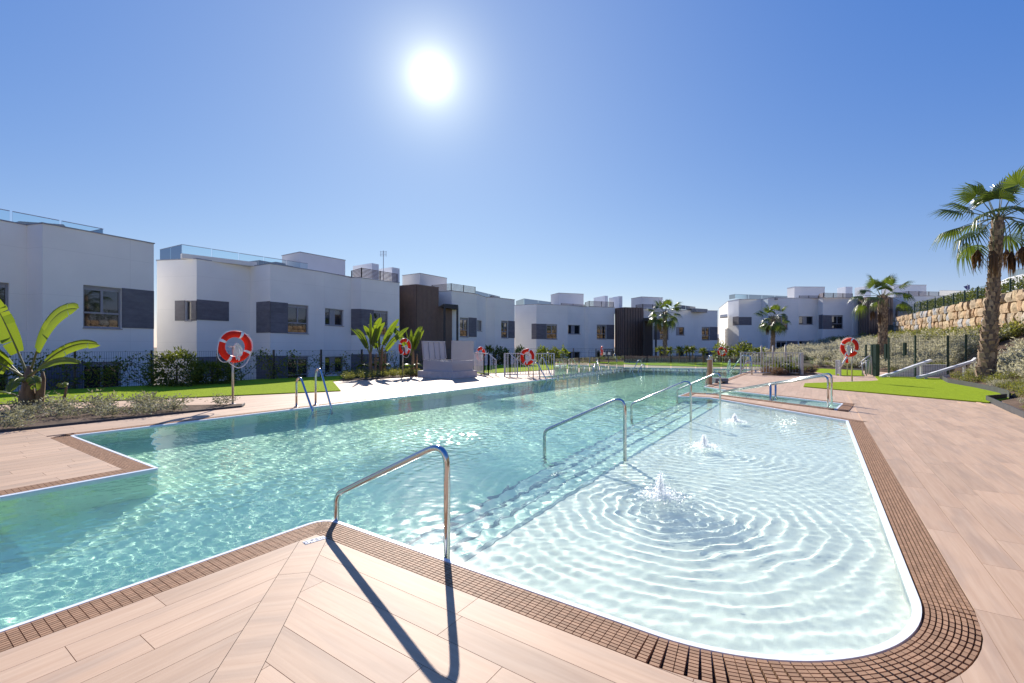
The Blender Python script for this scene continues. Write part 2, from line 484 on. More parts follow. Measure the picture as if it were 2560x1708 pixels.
BANS = M('banana_stem', (0.21, 0.13, 0.07), 0.8, var=0.4, scale=6, stretch=(3, 3, 0.6))
VINE = leafmat('vine_leaf', (0.20, 0.25, 0.045), (0.07, 0.11, 0.025), 0.55, 0.4)
HEDGEL = leafmat('hedge_leaf', (0.16, 0.19, 0.035), (0.055, 0.08, 0.02), 0.45, 0.45)
SILVER = leafmat('silver_leaf', (0.56, 0.54, 0.45), (0.30, 0.29, 0.22), 0.45, 0.7)
SILVER.node_tree.nodes['Vector Math'].inputs[1].default_value = (1.2, 1.15, 0.9)
OLIVE = leafmat('olive_shrub_leaf', (0.25, 0.27, 0.10), (0.13, 0.15, 0.06), 0.4, 0.6)
REDSH = leafmat('reddish_shrub_leaf', (0.20, 0.115, 0.08), (0.11, 0.07, 0.05), 0.3, 0.6)
TWIG = M('twig', (0.10, 0.07, 0.045), 0.9)
WOODP = M('beige_post', (0.50, 0.42, 0.32), 0.6, var=0.1, scale=8)
def stone_material():
    m, n, b = nodes('quarry_stone')
    oi = n.nodes.new('ShaderNodeObjectInfo')
    rp = n.nodes.new('ShaderNodeValToRGB'); rp.color_ramp.interpolation = 'LINEAR'
    e = rp.color_ramp.elements
    e[0].position, e[0].color = 0.0, (0.36, 0.35, 0.345, 1)
    e[1].position, e[1].color = 1.0, (0.45, 0.35, 0.23, 1)
    for p, c in ((0.16, (0.40, 0.385, 0.37)), (0.24, (0.50, 0.36, 0.20)), (0.5, (0.56, 0.41, 0.24)), (0.75, (0.48, 0.30, 0.155))):
        x = e.new(p); x.color = (*c, 1)
    n.links.new(oi.outputs['Random'], rp.inputs[0])
    tc = n.nodes.new('ShaderNodeTexCoord')
    va = n.nodes.new('ShaderNodeVectorMath'); va.operation = 'ADD'
    n.links.new(tc.outputs['Object'], va.inputs[0])
    k = n.nodes.new('ShaderNodeVectorMath'); k.operation = 'SCALE'; k.inputs[0].default_value = (40, 23, 11)
    n.links.new(oi.outputs['Random'], k.inputs['Scale']); n.links.new(k.outputs[0], va.inputs[1])
    nz = n.nodes.new('ShaderNodeTexNoise'); nz.inputs['Scale'].default_value = 3.5; nz.inputs['Detail'].default_value = 8; nz.inputs['Roughness'].default_value = 0.7
    n.links.new(va.outputs[0], nz.inputs['Vector'])
    mr = n.nodes.new('ShaderNodeMapRange'); mr.inputs['From Min'].default_value = 0.3; mr.inputs['From Max'].default_value = 0.7
    mr.inputs['To Min'].default_value = 0.72; mr.inputs['To Max'].default_value = 1.18
    n.links.new(nz.outputs['Fac'], mr.inputs['Value'])
    sc = n.nodes.new('ShaderNodeVectorMath'); sc.operation = 'SCALE'
    n.links.new(rp.outputs[0], sc.inputs[0]); n.links.new(mr.outputs[0], sc.inputs['Scale'])
    n.links.new(sc.outputs[0], b.inputs['Base Color'])
    b.inputs['Roughness'].default_value = 0.9
    bp = n.nodes.new('ShaderNodeBump'); bp.inputs['Strength'].default_value = 0.8; bp.inputs['Distance'].default_value = 0.08
    n.links.new(nz.outputs['Fac'], bp.inputs['Height']); n.links.new(bp.outputs[0], b.inputs['Normal'])
    return m
STONE = stone_material()

# ------------------------------------------------------------------ pool plan (u, v, corner radius)
POOL = [(-1.5, -5.83, 0), (1.92, -5.83, .04), (1.92, -9.0, .04), (16.6, -9.0, 0), (16.6, -10.0, 0), (27.5, -10.05, 0),
        (29.4, -3.1, 0), (15.73, -3.1, 0), (14.8, -2.29, 0), (12.76, .42, 0), (11.66, .29, 0), (13.5, -2.35, 0),
        (13.5, -3.07, 0), (12.28, -3.07, 0), (12.35, -2.3, 0), (9.86, .39, 0), (2.08, .39, 1.02), (2.08, -3.1, .15), (-1.5, -3.1, 0)]
def round_poly(P):
    out = []
    n = len(P)
    for i in range(n):
        a, b, c = Vector(P[i - 1][:2]), Vector(P[i][:2]), Vector(P[(i + 1) % n][:2])
        r = P[i][2]
        if r <= 0: out.append((b.x, b.y)); continue
        d1, d2 = (a - b).normalized(), (c - b).normalized()
        ang = d1.angle(d2)
        t = r / math.tan(ang / 2)
        cen = b + (d1 + d2).normalized() * (r / math.sin(ang / 2))
        p, q = b + d1 * t, b + d2 * t
        a0 = math.atan2(p.y - cen.y, p.x - cen.x); a1 = math.atan2(q.y - cen.y, q.x - cen.x)
        da = (a1 - a0 + math.pi) % (2 * math.pi) - math.pi
        k = max(4, int(abs(da) * r / 0.05))
        for j in range(k + 1):
            t_ = a0 + da * j / k
            out.append((cen.x + r * math.cos(t_), cen.y + r * math.sin(t_)))
    return out
PP = round_poly(POOL)
_ar = sum(PP[i][0] * PP[(i + 1) % len(PP)][1] - PP[(i + 1) % len(PP)][0] * PP[i][1] for i in range(len(PP)))
if _ar < 0: PP = PP[::-1]                          # counter-clockwise in (u, v): outside is on the right
def offset_poly(P, d):
    out = []
    n = len(P)
    for i in range(n):
        a, b, c = Vector(P[i - 1]), Vector(P[i]), Vector(P[(i + 1) % n])
        e1, e2 = (b - a).normalized(), (c - b).normalized()
        n1, n2 = Vector((e1.y, -e1.x)), Vector((e2.y, -e2.x))
        m = (n1 + n2)
        m = m / max(0.35, m.length_squared / 2)
        out.append((b.x + m.x * d, b.y + m.y * d))
    return out
def WL(P): return [W(*p) for p in P]
def in_poly(P, x, y):
    c = False
    j = len(P) - 1
    for i in range(len(P)):
        if (P[i][1] > y) != (P[j][1] > y) and x < (P[j][0] - P[i][0]) * (y - P[i][1]) / (P[j][1] - P[i][1]) + P[i][0]: c = not c
        j = i
    return c
def ring_strip(mb, A, B, za, zb):                  # quads between two loops of equal length
    n = len(A)
    va = [(*W(*p), za) for p in A]; vb = [(*W(*p), zb) for p in B]
    mb.add(va + vb, [(i, (i + 1) % n, n + (i + 1) % n, n + i) for i in range(n)])
def struct(mb, name, m, kind='structure', smooth=False):
    return tag(mb.build(name, m, smooth=smooth), kind=kind)

# ground: one sheet to the horizon, lower than the terrace of the pool
mb = MB(); mb.add([(-1500, -60, -1.9), (1500, -60, -1.9), (1500, 2500, -1.9), (-1500, 2500, -1.9)], [(0, 1, 2, 3)])
struct(mb, 'ground', EARTH)

# terrace slab (grout level) with the pool cut out of it; built in pool axes so that its tiling runs along the pool
OUT = 0.24
outer_uv = [(-4, -17.5), (9, -16.9), (20, -16.4), (27, -17.5), (38, -15), (38, 6), (20, 8), (9.6, 3.4), (-4, 3.4)]
hole_uv = offset_poly(PP, OUT)
def uvloc(p): return (p[0], -p[1])                  # frame rotated 56 degrees about Z
polys = [[Vector((*uvloc(p), 0)) for p in outer_uv], [Vector((*uvloc(p), 0)) for p in hole_uv]]
tri = tessellate_polygon(polys)
flat = [v for pl in polys for v in pl]
mb = MB()
def up_tri(t):
    a, b, c = (flat[i] for i in t)
    return t if (b.x - a.x) * (c.y - a.y) - (b.y - a.y) * (c.x - a.x) > 0 else t[::-1]
mb.add(flat, [up_tri(tuple(t)) for t in tri])
n = len(outer_uv)
mb.add([(*uvloc(p), 0) for p in outer_uv] + [(*uvloc(p), -2.0) for p in outer_uv], [(i, (i + 1) % n, n + (i + 1) % n, n + i) for i in range(n)])
deck = struct(mb, 'pool_deck', SLAB)
deck.rotation_euler = (0, 0, A56)

# --- planks
def clip(poly, halves):                             # halves: (a, b, c) keeps a*x + b*y <= c
    for a, b, c in halves:
        out = []
        for i in range(len(poly)):
            p, q = poly[i], poly[(i + 1) % len(poly)]
            dp, dq = a * p[0] + b * p[1] - c, a * q[0] + b * q[1] - c
            if dp <= 0: out.append(p)
            if (dp < 0 < dq) or (dq < 0 < dp):
                t = dp / (dp - dq)
                out.append((p[0] + (q[0] - p[0]) * t, p[1] + (q[1] - p[1]) * t))
        poly = out
        if len(poly) < 3: return []
    return poly
PW, PL, GAP, PZ = 0.172, 1.2, 0.0026, 0.012
def shrink(poly, d):
    ar = sum(poly[i][0] * poly[(i + 1) % len(poly)][1] - poly[(i + 1) % len(poly)][0] * poly[i][1] for i in range(len(poly)))
    P = poly if ar > 0 else poly[::-1]
    return offset_poly(P, -d)
planks = []                                         # (polygon in uv, along 'u' or 'v')
def rows(zone, along, r0, r1, s0, s1, seed):
    rg = random.Random(seed)
    r = r0
    while r < r1 - 1e-6:
        s = s0 - rg.random() * PL
        while s < s1:
            rect = [(s, r), (s + PL, r), (s + PL, r + PW), (s, r + PW)] if along == 'u' else [(r, s), (r + PW, s), (r + PW, s + PL), (r, s + PL)]
            p = clip(rect, zone)
            if len(p) >= 3:
                a = abs(sum(p[i][0] * p[(i + 1) % len(p)][1] - p[(i + 1) % len(p)][0] * p[i][1] for i in range(len(p)))) / 2
                if a > 0.0003: planks.append((p, along))
            s += PL
        r += PW
GE = 0.24
cu_, cv_ = 2.08 - GE, -3.1 + GE                     # inner deck corner of the peninsula
BW = 0.172
# left of the mitre board (planks along u) and right of it (planks along v)
rows([(1, 1, cu_ + cv_ - BW * .707), (0, -1, -cv_)], 'u', cv_, cv_ + PW * 14, -1.2, cu_, 3)
rows([(-1, -1, -(cu_ + cv_) - BW * .707), (1, 0, cu_), (1, 1, cu_ + .63)], 'v', cu_ - PW * 16, cu_, cv_ - .3, 2.8, 5)
# mitre board itself, in lengths
k = 0
for s0, s1 in ((0, .55), (.55, 1.75), (1.75, 2.95)):
    d = -1 / math.sqrt(2)
    a0, a1 = s0 * -d, s1 * -d
    h = BW * .5 * .7071
    q = [(cu_ - a0 - h, cv_ + a0 - h), (cu_ - a0 + h, cv_ + a0 + h), (cu_ - a1 + h, cv_ + a1 + h), (cu_ - a1 - h, cv_ + a1 - h)]
    q = clip(q, [(1, 0, cu_), (0, -1, -cv_)])
    if len(q) > 2: planks.append((q, 'd'))
# right bank: planks along u, and the corner inside the rounded grate
ROUT = 1.02 + GE
acu, acv = 2.08 + 1.02, .39 - 1.02
v = .63
j = 0
while v < 3.1:
    rg = random.Random(100 + j)
    s = -1.5 - rg.random() * PL
    while s < 14.0:
        p = clip([(s, v), (s + PL, v), (s + PL, min(v + PW, 3.1)), (s, min(v + PW, 3.1))], [(-1, -1, -(cu_ + .63))])
        if len(p) >= 3: planks.append((p, 'u'))
        s += PL
    v += PW; j += 1
v = .63 - PW
while v > acv:                                      # between mitre and the round outer edge of the grate
    q = []
    vs = [v + PW * t / 6 for t in range(7)]
    def ucirc(y): return acu - math.sqrt(max(0, ROUT ** 2 - (y - acv) ** 2)) if y < acv + ROUT else acu
    left = [(cu_, y) for y in (vs[0], vs[-1])]
    right = [(max(ucirc(y), left[0][0]), y) for y in vs]
    if max(r_[0] - cu_ for r_ in right) > 0.02:
        planks.append(([left[0]] + right + [left[1]], 'u'))
    v -= PW
# far banks
rows([(1, 0, 1.92 - GE), (0, 1, -5.83 - GE), (0, -1, 10.2)], 'u', -10.2 + .003, -5.83 - GE, -1.5, 1.92 - GE, 9)
rows([(-1, 0, -(1.92 - GE)), (1, 0, 16.3), (0, 1, -9.0 - GE), (0, -1, 10.2)], 'u', -10.2 + .003, -9.0 - GE, 1.92 - GE, 16.3, 12)
def depth_of(p):
    c = (sum(a for a, b in p) / len(p), sum(b for a, b in p) / len(p))
    x, y = W(*c)
    return math.hypot(x, y), x, y
info = []
for p, al in planks:
    d, x, y = depth_of(p)
    vis = y > 0.9 and abs(x) < 1.25 * y + 0.8
    size = F * 0.172 / max(d, 1) * min(1, (1.3 / max(d, .5) + (0.6 if al == 'u' and x > 1 else 0)))
    info.append((-(size if vis else 0), p, al))
info.sort(key=lambda t: t[0])
ROT = {'u': A56, 'v': A56 - math.pi / 2, 'd': A56 + R(-45)}
far = {'u': MB(), 'v': MB(), 'd': MB()}
for i, (sz, p, al) in enumerate(info):
    q = shrink(p, GAP / 2)
    wq = [Vector((*W(*t), 0)) for t in q]
    c = sum(wq, Vector()) / len(wq)
    rot = Matrix.Rotation(-ROT[al], 3, 'Z')
    if i < 250:
        b = MB(); b.prism([tuple((rot @ (t - c))[:2]) for t in wq], -PZ + .001, 0)
        o = b.build_local('plank', PLANK)
        o.location = (c.x, c.y, PZ); o.rotation_euler = (0, 0, ROT[al])
        o.parent = deck
        o.matrix_parent_inverse = Matrix.Rotation(-A56, 4, 'Z')
    else:
        far[al].prism([tuple((rot @ t)[:2]) for t in wq], .001, PZ)
for al, b in far.items():
    if b.v:
        o = b.build_local('far_planks', PLANK); o.rotation_euler = (0, 0, ROT[al]); o.parent = deck
        o.matrix_parent_inverse = Matrix.Rotation(-A56, 4, 'Z'); tag(o, kind='stuff')

# --- rim, gutter and grate
gut = MB()
ring_strip(gut, offset_poly(PP, .036), offset_poly(PP, OUT), -.075, -.075)
ring_strip(gut, offset_poly(PP, OUT), offset_poly(PP, OUT), 0, -.075)
gutter = struct(gut, 'overflow_gutter', GUTTER)
rim = MB()
ring_strip(rim, PP, offset_poly(PP, .036), .008, .012)
ring_strip(rim, offset_poly(PP, .036), offset_poly(PP, .036), .012, -.08)
ring_strip(rim, PP, PP, -.10, .008)
struct(rim, 'pool_rim', RIM)
UNIT = 0.041
unit = MB()
for k in range(9):
    unit.box((0, .047 + .0215 * k + .008, .004), (.0375, .0158, .016))
unit.box((-.011, .137, -.011), (.006, .19, .013)); unit.box((.011, .137, -.011), (.006, .19, .013))
unit_me = unit.mesh('grate_tile', GRATE)
units = []
npp = len(PP)
def turn(i):
    a, b, c = Vector(PP[i - 1]), Vector(PP[i]), Vector(PP[(i + 1) % npp])
    e1, e2 = (b - a).normalized(), (c - b).normalized()
    return math.degrees(math.atan2(e1.x * e2.y - e1.y * e2.x, e1.dot(e2)))
i = 0
runs = []                                           # join small arc segments into smooth runs
start = next(i for i in range(npp) if abs(turn(i)) > 25)
cur = [PP[start]]; cur_start_turn = turn(start)
for k in range(1, npp + 1):
    i = (start + k) % npp
    cur.append(PP[i])
    if abs(turn(i)) > 25:
        runs.append((cur, cur_start_turn, turn(i)))
        cur = [PP[i]]; cur_start_turn = turn(i)
for pts, t0, t1 in runs:
    seg = [Vector(p) for p in pts]
    Ls = [(seg[i + 1] - seg[i]).length for i in range(len(seg) - 1)]
    tot = sum(Ls)
    s = (.24 if t0 < 0 else 0) + UNIT / 2
    end = tot + (.24 if t1 > 0 else 0) - UNIT / 2
    while s <= end + 1e-6:
        d = s; i = 0
        while i < len(Ls) - 1 and d > Ls[i]: d -= Ls[i]; i += 1
        e = (seg[i + 1] - seg[i]).normalized()
        p = seg[i] + e * d
        units.append((p, e))
        s += UNIT
ul = []
for p, e in units:
    nrm = Vector((e.y, -e.x))
    wp = Vector((*W(p.x, p.y), 0))
    ex = Vector((*W(e.x, e.y), 0)); ey = Vector((*W(nrm.x, nrm.y), 0))
    vis = wp.y > 1.2 and abs(wp.x) < 1.25 * wp.y + .3
    ul.append((wp.length if vis else 99, wp, ex, ey, p))
ul.sort(key=lambda t: t[0])
farg = MB()
for i, (d, wp, ex, ey, p) in enumerate(ul):
    mat = Matrix((ex.to_4d()[:3], ey.to_4d()[:3], (0, 0, 1))).transposed()
    if i < 285:
        o = bpy.data.objects.new('grate_tile', unit_me)
        o.matrix_world = Matrix.Translation(wp) @ mat.to_4x4()
        link(o, gutter)
    elif d < 14:
        farg.add([mat @ Vector(v_) + wp for v_ in unit.v], unit.f)
    else:
        farg.add([wp + ex * a + ey * b + Vector((0, 0, z)) for a in (-.02, .02) for b in (.042, .234) for z in (-.012, .012)],
                 [(0, 1, 3, 2), (4, 6, 7, 5), (0, 4, 5, 1), (2, 3, 7, 6), (0, 2, 6, 4), (1, 5, 7, 3)])
tag(farg.build('far_grate', GRATE, gutter), kind='stuff')

# --- basin: floors, steps, walls
def receiver(o):
    o.cycles.is_caustics_receiver = True
    return o
def uvquad(mb, u0, u1, v0, v1, z0, z1=None):
    z1 = z0 if z1 is None else z1
    n_ = max(1, int(abs(u1 - u0) / 2))
    mb.add([(*uvloc((u0, v0)), z0), (*uvloc((u1, v0)), z1), (*uvloc((u1, v1)), z1), (*uvloc((u0, v1)), z0)], [(0, 1, 2, 3)])
def basin(mb, name, m):
    o = receiver(struct(mb, name, m))
    o.rotation_euler = (0, 0, A56)
    return o
ZS = [-.20, -.44, -.69, -.93]
VS = [-1.95, -2.27, -2.60, -2.93]
mb = MB()
uvquad(mb, 1.5, 12.6, -1.95, 1.0, ZS[0])
basin(mb, 'shallow_floor', TILE_W)
mb = MB()
for k in range(3):
    uvquad(mb, 1.6, 13.6, VS[k + 1], VS[k], ZS[k + 1])
for k in range(4):                                  # risers
    zb = ZS[k + 1] if k < 3 else -1.6
    mb.add([(*uvloc((1.6, VS[k])), ZS[k]), (*uvloc((13.6, VS[k])), ZS[k]), (*uvloc((13.6, VS[k])), zb), (*uvloc((1.6, VS[k])), zb)], [(0, 1, 2, 3)])
basin(mb, 'pool_steps', TILE_S)
mb = MB()
for k in range(4):
    mb.box((*uvloc(((2.08 + 12.3) / 2, VS[k] + .026)), ZS[k] + .003), (12.3 - 2.06, .042, .008))
o = receiver(struct(mb, 'step_edge_tiles', NOSE)); o.rotation_euler = (0, 0, A56)
mb = MB()
uvquad(mb, -1.8, 2.2, -6.2, -2.9, -.85, -.95)
uvquad(mb, 1.6, 3.0, -9.4, -2.93, -.95)
uvquad(mb, 3.0, 14.0, -9.4, -2.93, -.95, -1.45)
uvquad(mb, 14.0, 25.6, -9.4, -2.9, -1.45, -1.7)
basin(mb, 'pool_floor', TILE_A)
mb = MB()                                           # children's pool behind the glass and the access ramp
uvquad(mb, 25.2, 30, -10.4, -2.9, -.45)
uvquad(mb, 16.4, 25.4, -10.4, -9.12, -.45)
mb.add([(*uvloc((11.4, .2)), -.06), (*uvloc((12.9, .7)), -.06), (*uvloc((15.2, -2.5)), -.75), (*uvloc((15.7, -3.2)), -1.2), (*uvloc((13.4, -3.2)), -1.2), (*uvloc((13.45, -2.3)), -.75)],
       [(0, 1, 2, 5), (5, 2, 3, 4)])
basin(mb, 'children_pool_floor', TILE_S)
mb = MB()
wl = [(*uvloc(p), -.099) for p in PP]; wb = [(*uvloc(p), -1.9) for p in PP]
def pale(i):
    a = ((PP[i][0] + PP[(i + 1) % npp][0]) / 2, (PP[i][1] + PP[(i + 1) % npp][1]) / 2)
    return a[0] > 2.0 and a[1] > -2.6 and a[0] < 12.6
for nm, mt, sel in (('pool_walls', TILE_A, False), ('shallow_pool_walls', TILE_W, True)):
    mb = MB()
    mb.add(wl + wb, [(i, (i + 1) % npp, npp + (i + 1) % npp, npp + i) for i in range(npp) if pale(i) == sel])
    basin(mb, nm, mt)
# drowned dividing wall that carries the glass fence
mb = MB()
mb.box((*uvloc((20.6, -9.06)), -.92), (8.2, .2, 1.78)); 
a_, b_ = Vector((*uvloc((24.7, -9.06)), -.92)), Vector((*uvloc((25.9, -3.0)), -.92))
mb.beam(a_, b_, .2, 1.776)
basin(mb, 'dividing_wall', TILE_W)
# shadowless strip lines on the ramp floor
mb = MB()
for (a, b) in (((12.1, -.35), (13.3, -.3)), ((12.5, -.95), (13.7, -.95)), ((12.95, -1.6), (14.2, -1.6))):
    p, q = Vector((*W(*a), -.15)), Vector((*W(*b), -.15))
    za = -.06 - .69 * min(1, (abs(a[1] - .3)) / 2.7)
    p.z = q.z = za + .012
    mb.beam(p, q, .12, .01)
receiver(struct(mb, 'ramp_grips', NOSE))

# --- water: one rippled sheet inside the rim
def rip(U, V):
    X, Y = CU * U + SU * V, SU * U - CU * V
    Z = np.zeros_like(U)
    rr = np.random.RandomState(5)
    sm = np.clip((V + 2.2) / .5, 0, 1)                 # shallow water: short wavelets
    for k in range(64):
        a = R(56) + rr.normal(0, 1.1)
        lam = (rr.uniform(.055, .11), rr.uniform(.10, .20), rr.uniform(.18, .42), rr.uniform(.4, 1.1))[k % 4]
        sl = (.0105, .0052, .0028, .0028)[k % 4]
        kk = 2 * math.pi / lam
        warp = .25 * np.sin(1.3 * X * rr.uniform(.4, 1.2) + 1.1 * Y * rr.uniform(.4, 1.2) + rr.uniform(0, 6))
        Z += (sl / kk) * ((1 - .25 * sm) if k % 4 == 0 else (1 - .45 * sm)) * np.sin(kk * (math.cos(a) * X + math.sin(a) * Y) + rr.uniform(0, 6.28) + warp * 6)
    for (pu, pv, pr, am) in ((5.0, -4.6, .85, .075), (2.75, -2.15, .5, .026), (10.5, -7.6, .7, .075)):   # steeper ripple patches, added to make the water sparkle in the sun
        m_ = np.exp(-(((U - pu) / pr) ** 2 + ((V - pv) / pr) ** 2))
        for k in range(12):
            a = rr.uniform(0, 6.28); kk = 2 * math.pi / rr.uniform(.09, .22)
            Z += m_ * (am / kk) * np.sin(kk * (math.cos(a) * X + math.sin(a) * Y) + rr.uniform(0, 6.28))
    for (ju, jv, amp) in JETS:
        d = np.sqrt((U - ju) ** 2 + (V - jv) ** 2)
        th = np.arctan2(V - jv, U - ju)
        wob = .03 * np.sin(3 * th + d * 2) + .016 * np.sin(7 * th + d * 5) + .010 * np.sin(13 * th - d * 7) + .02 * np.sin(4.1 * X + 2.3 * Y) * np.sin(3.3 * Y - 1.7 * X)
        Z += amp * np.exp(-d / 1.5) * np.sin(2 * math.pi * (d + wob) / (.105 + .010 * d)) * np.clip(d / .25, 0, 1)
        Z += amp * 4.0 * np.exp(-(d / .09) ** 2)
    return Z
JETS = [(4.02, -1.15, .0030), (6.35, -1.25, .0017), (8.75, -1.22, .0014)]
us = [-.9]
while us[-1] < 29.5: us.append(us[-1] + .0135 * max(1.0, (max(us[-1], 0) / 4.5)) ** 1.0)
us = np.array(us)
vs = [-10.1]
while vs[-1] < .5: vs.append(vs[-1] + (.014 if vs[-1] > -2.0 else (.022 if vs[-1] > -6.0 else .04)))
vs = np.array(vs)
Ug, Vg = np.meshgrid(us, vs)
inside = np.zeros(Ug.shape, bool)
xs_, ys_ = np.array([p[0] for p in PP]), np.array([p[1] for p in PP])
jn = npp - 1
for i in range(npp):
    cond = ((ys_[i] > Vg) != (ys_[jn] > Vg))
    with np.errstate(divide='ignore', invalid='ignore'):
        xi = (xs_[jn] - xs_[i]) * (Vg - ys_[i]) / (ys_[jn] - ys_[i]) + xs_[i]
    inside ^= cond & (Ug < xi)
    jn = i
Zg = rip(Ug, Vg) - .012
co = np.stack([CU * Ug + SU * Vg, SU * Ug - CU * Vg, Zg], -1).reshape(-1, 3)
nU, nV = len(us), len(vs)
anyin = inside[:-1, :-1] | inside[1:, :-1] | inside[:-1, 1:] | inside[1:, 1:]
jj, ii = np.nonzero(anyin)
quads = np.stack([jj * nU + ii, (jj + 1) * nU + ii, (jj + 1) * nU + ii + 1, jj * nU + ii + 1], -1)
used = np.unique(quads)
remap = np.full(nU * nV, -1); remap[used] = np.arange(len(used))
def np_mesh(name, co, quads, m, smooth=False):
    me = bpy.data.meshes.new(name)
    k = quads.shape[1]
    me.vertices.add(len(co)); me.vertices.foreach_set('co', np.ascontiguousarray(co, dtype=np.float32).ravel())
    me.loops.add(quads.size); me.loops.foreach_set('vertex_index', np.ascontiguousarray(quads, dtype=np.int32).ravel())
    me.polygons.add(len(quads)); me.polygons.foreach_set('loop_start', np.arange(0, quads.size, k, dtype=np.int32))
    me.polygons.foreach_set('loop_total', np.full(len(quads), k, dtype=np.int32))
    me.update(calc_edges=True); me.validate()
    me.materials.append(m)
    if smooth: me.shade_smooth()
    return me
me = np_mesh('pool_water', co[used], remap[quads], WATER, True)
wob = bpy.data.objects.new('pool_water', me); COL.objects.link(wob)
tag(wob, kind='structure')
wob.cycles.is_caustics_caster = True

# ------------------------------------------------------------------ lawns, beds, slope
def P2(*pts): return [tuple(p)[:2] for p in pts]
def slab(name, poly, z, m, mat_kind='structure', z0=.001):
    mb = MB(); mb.prism(poly, z0, z)
    return struct(mb, name, m, mat_kind)
LAWN_L = P2(W(.2, -16.1), W(2.03, -15.16), W(4.32, -13.55), W(8.2, -11.55), W(10.3, -15.0), gp(1000, 936), gp(900, 939), gp(640, 950), gp(380, 965), gp(100, 979), (-15.4, 11.9), (-17, 9.5))
LAWN_F = P2(gp(1212, 936.5), gp(1229, 934), gp(1300, 930), gp(1420, 922.5), gp(1535, 913), (6.3, 36.0), (2.5, 35), (-3.0, 30), (-3.6, 25.5))
LAWN_B = P2((9.0, 32.0), (12.7, 29.0), (14.6, 29.8), (16.6, 29.4), (17.2, 31.5), (17.4, 36.5), (6.8, 36.3))
LAWN_R = P2(gp(2009, 968), gp(2012, 960), gp(2180, 954), gp(2197, 952.5), gp(2188, 942.4), (16.6, 19.2), (17.3, 18.4), (15.4, 16.08), (14.4, 14.09), (13.5, 12.64), (12.28, 11.23), gp(2471, 1009))
LAWN_M = P2(gp(2008, 920.5), gp(2154, 927.5), gp(2160, 941), gp(2100, 940), gp(2030, 929), gp(2003, 925))
for i, L in enumerate((LAWN_L, LAWN_F, LAWN_B, LAWN_R, LAWN_M)):
    slab('lawn', L, .028, TURF)
BED1 = P2(W(-.6, -10.22), W(4.8, -10.22), W(5.05, -10.62), W(1.85, -13.6), W(-1.6, -15.6))
BED2 = P2(gp(848, 952.6), gp(905, 951), gp(985, 945.5), gp(1046, 941), gp(1062, 936), gp(1020, 931), gp(930, 936), gp(868, 941))
BED3 = P2(gp(1905, 938.5), gp(1960, 939.5), gp(2010, 939), gp(2045, 937), gp(2030, 931), gp(1960, 928), gp(1915, 930))
for B in (BED1, BED2, BED3):
    slab('planting_bed', B, .032, SOIL)
def edging(name, pts, h, t=.02, z0=0.0):
    mb = MB()
    for a, b in zip(pts[:-1], pts[1:]):
        mb.beam((a[0], a[1], z0 + h / 2), (b[0], b[1], z0 + h / 2), t, h)
    return struct(mb, name, EDGE)
edging('bed_edging', P2(W(-.6, -10.2), W(4.82, -10.2), W(5.08, -10.62)), .05)
edging('lawn_edging', P2((17.3, 18.4), (15.4, 16.08), (14.9, 15.0), (14.4, 14.09), (13.5, 12.64), (12.9, 11.85), (12.28, 11.23)), .17)
edging('lawn_edging', P2((12.28, 11.3), (11.36, 10.9), (9.25, 8.22), (8.0, 6.45), (5.8, 3.1), (4.4, 1.0)), .13)
edging('lawn_edging', P2(gp(2008, 920.5), gp(2060, 921.5), gp(2110, 924), gp(2154, 927.5)), .10)

# planted slope on the right, up to the foot of the stone wall
WALL_A, WALL_B = Vector((22.5, 20.0)), Vector((38.5, 45.5))
def wall_pt(t): return WALL_A + (WALL_B - WALL_A) * t
def wall_bot(t): return 2.0 + .42 * t
def wall_top(t): return 3.78 + .44 * t
SL_B = [(5.8, 3.1), (8.0, 6.4), (9.3, 8.2), (11.5, 10.7), (12.3, 11.1), (13.55, 12.6), (14.45, 14.05), (15.45, 16.05), (17.35, 18.35), (19.4, 19.9), (19.0, 20.6),
        (19.2, 24.3), (17.9, 27.4), (17.4, 31.5), (17.3, 34), (17.6, 37)]
SL_T = [wall_pt(t) for t in (-.9, -.75, -.6, -.42, -.3, -.18, -.06, .06, .18, .30, .42, .56, .70, .84, 1.0)] + [Vector((36, 49.5))]
SL_TZ = [wall_bot(t) - .05 for t in (-.9, -.75, -.6, -.42, -.3, -.18, -.06, .06, .18, .30, .42, .56, .70, .84, 1.0)] + [2.1]
NS = 26
def slope_pt(i, f, t):                              # segment i, fraction f along, t up the slope
    b = Vector(SL_B[i]).lerp(Vector(SL_B[i + 1]), f); tt = Vector(SL_T[i]).lerp(Vector(SL_T[i + 1]), f)
    zt = SL_TZ[i] * (1 - f) + SL_TZ[i + 1] * f
    p = b.lerp(tt, t)
    z = .03 + (zt - .03) * (t ** 1.15)
    z += .10 * noise.noise(Vector((p.x * .6, p.y * .6, 0))) * math.sin(math.pi * min(1, t * 1.02)) + .03 * noise.noise(Vector((p.x * 3, p.y * 3, 2))) * min(1, t * 8)
    k = max(0, 1 - abs(p.x - 18.3) / 3.2) * max(0, 1 - abs(p.y - 18.6) / 2.6)      # the stairs cut into the bank
    z -= (z - .01) * min(1, k * 2.2)
    return Vector((p.x, p.y, z))
mb = MB()
NSEG = 5
cols = []
for i in range(len(SL_B) - 1):
    for s_ in range(NSEG):
        cols.append([slope_pt(i, s_ / NSEG, t / NS) for t in range(NS + 1)])
cols.append([slope_pt(len(SL_B) - 2, 1.0, t / NS) for t in range(NS + 1)])
vv = [p for c in cols for p in c]
ff = []
for i in range(len(cols) - 1):
    for t in range(NS):
        ff.append((i * (NS + 1) + t, i * (NS + 1) + t + 1, (i + 1) * (NS + 1) + t + 1, (i + 1) * (NS + 1) + t)[::-1])
mb.add(vv, ff)
slope = struct(mb, 'planted_slope', SOIL, smooth=True)
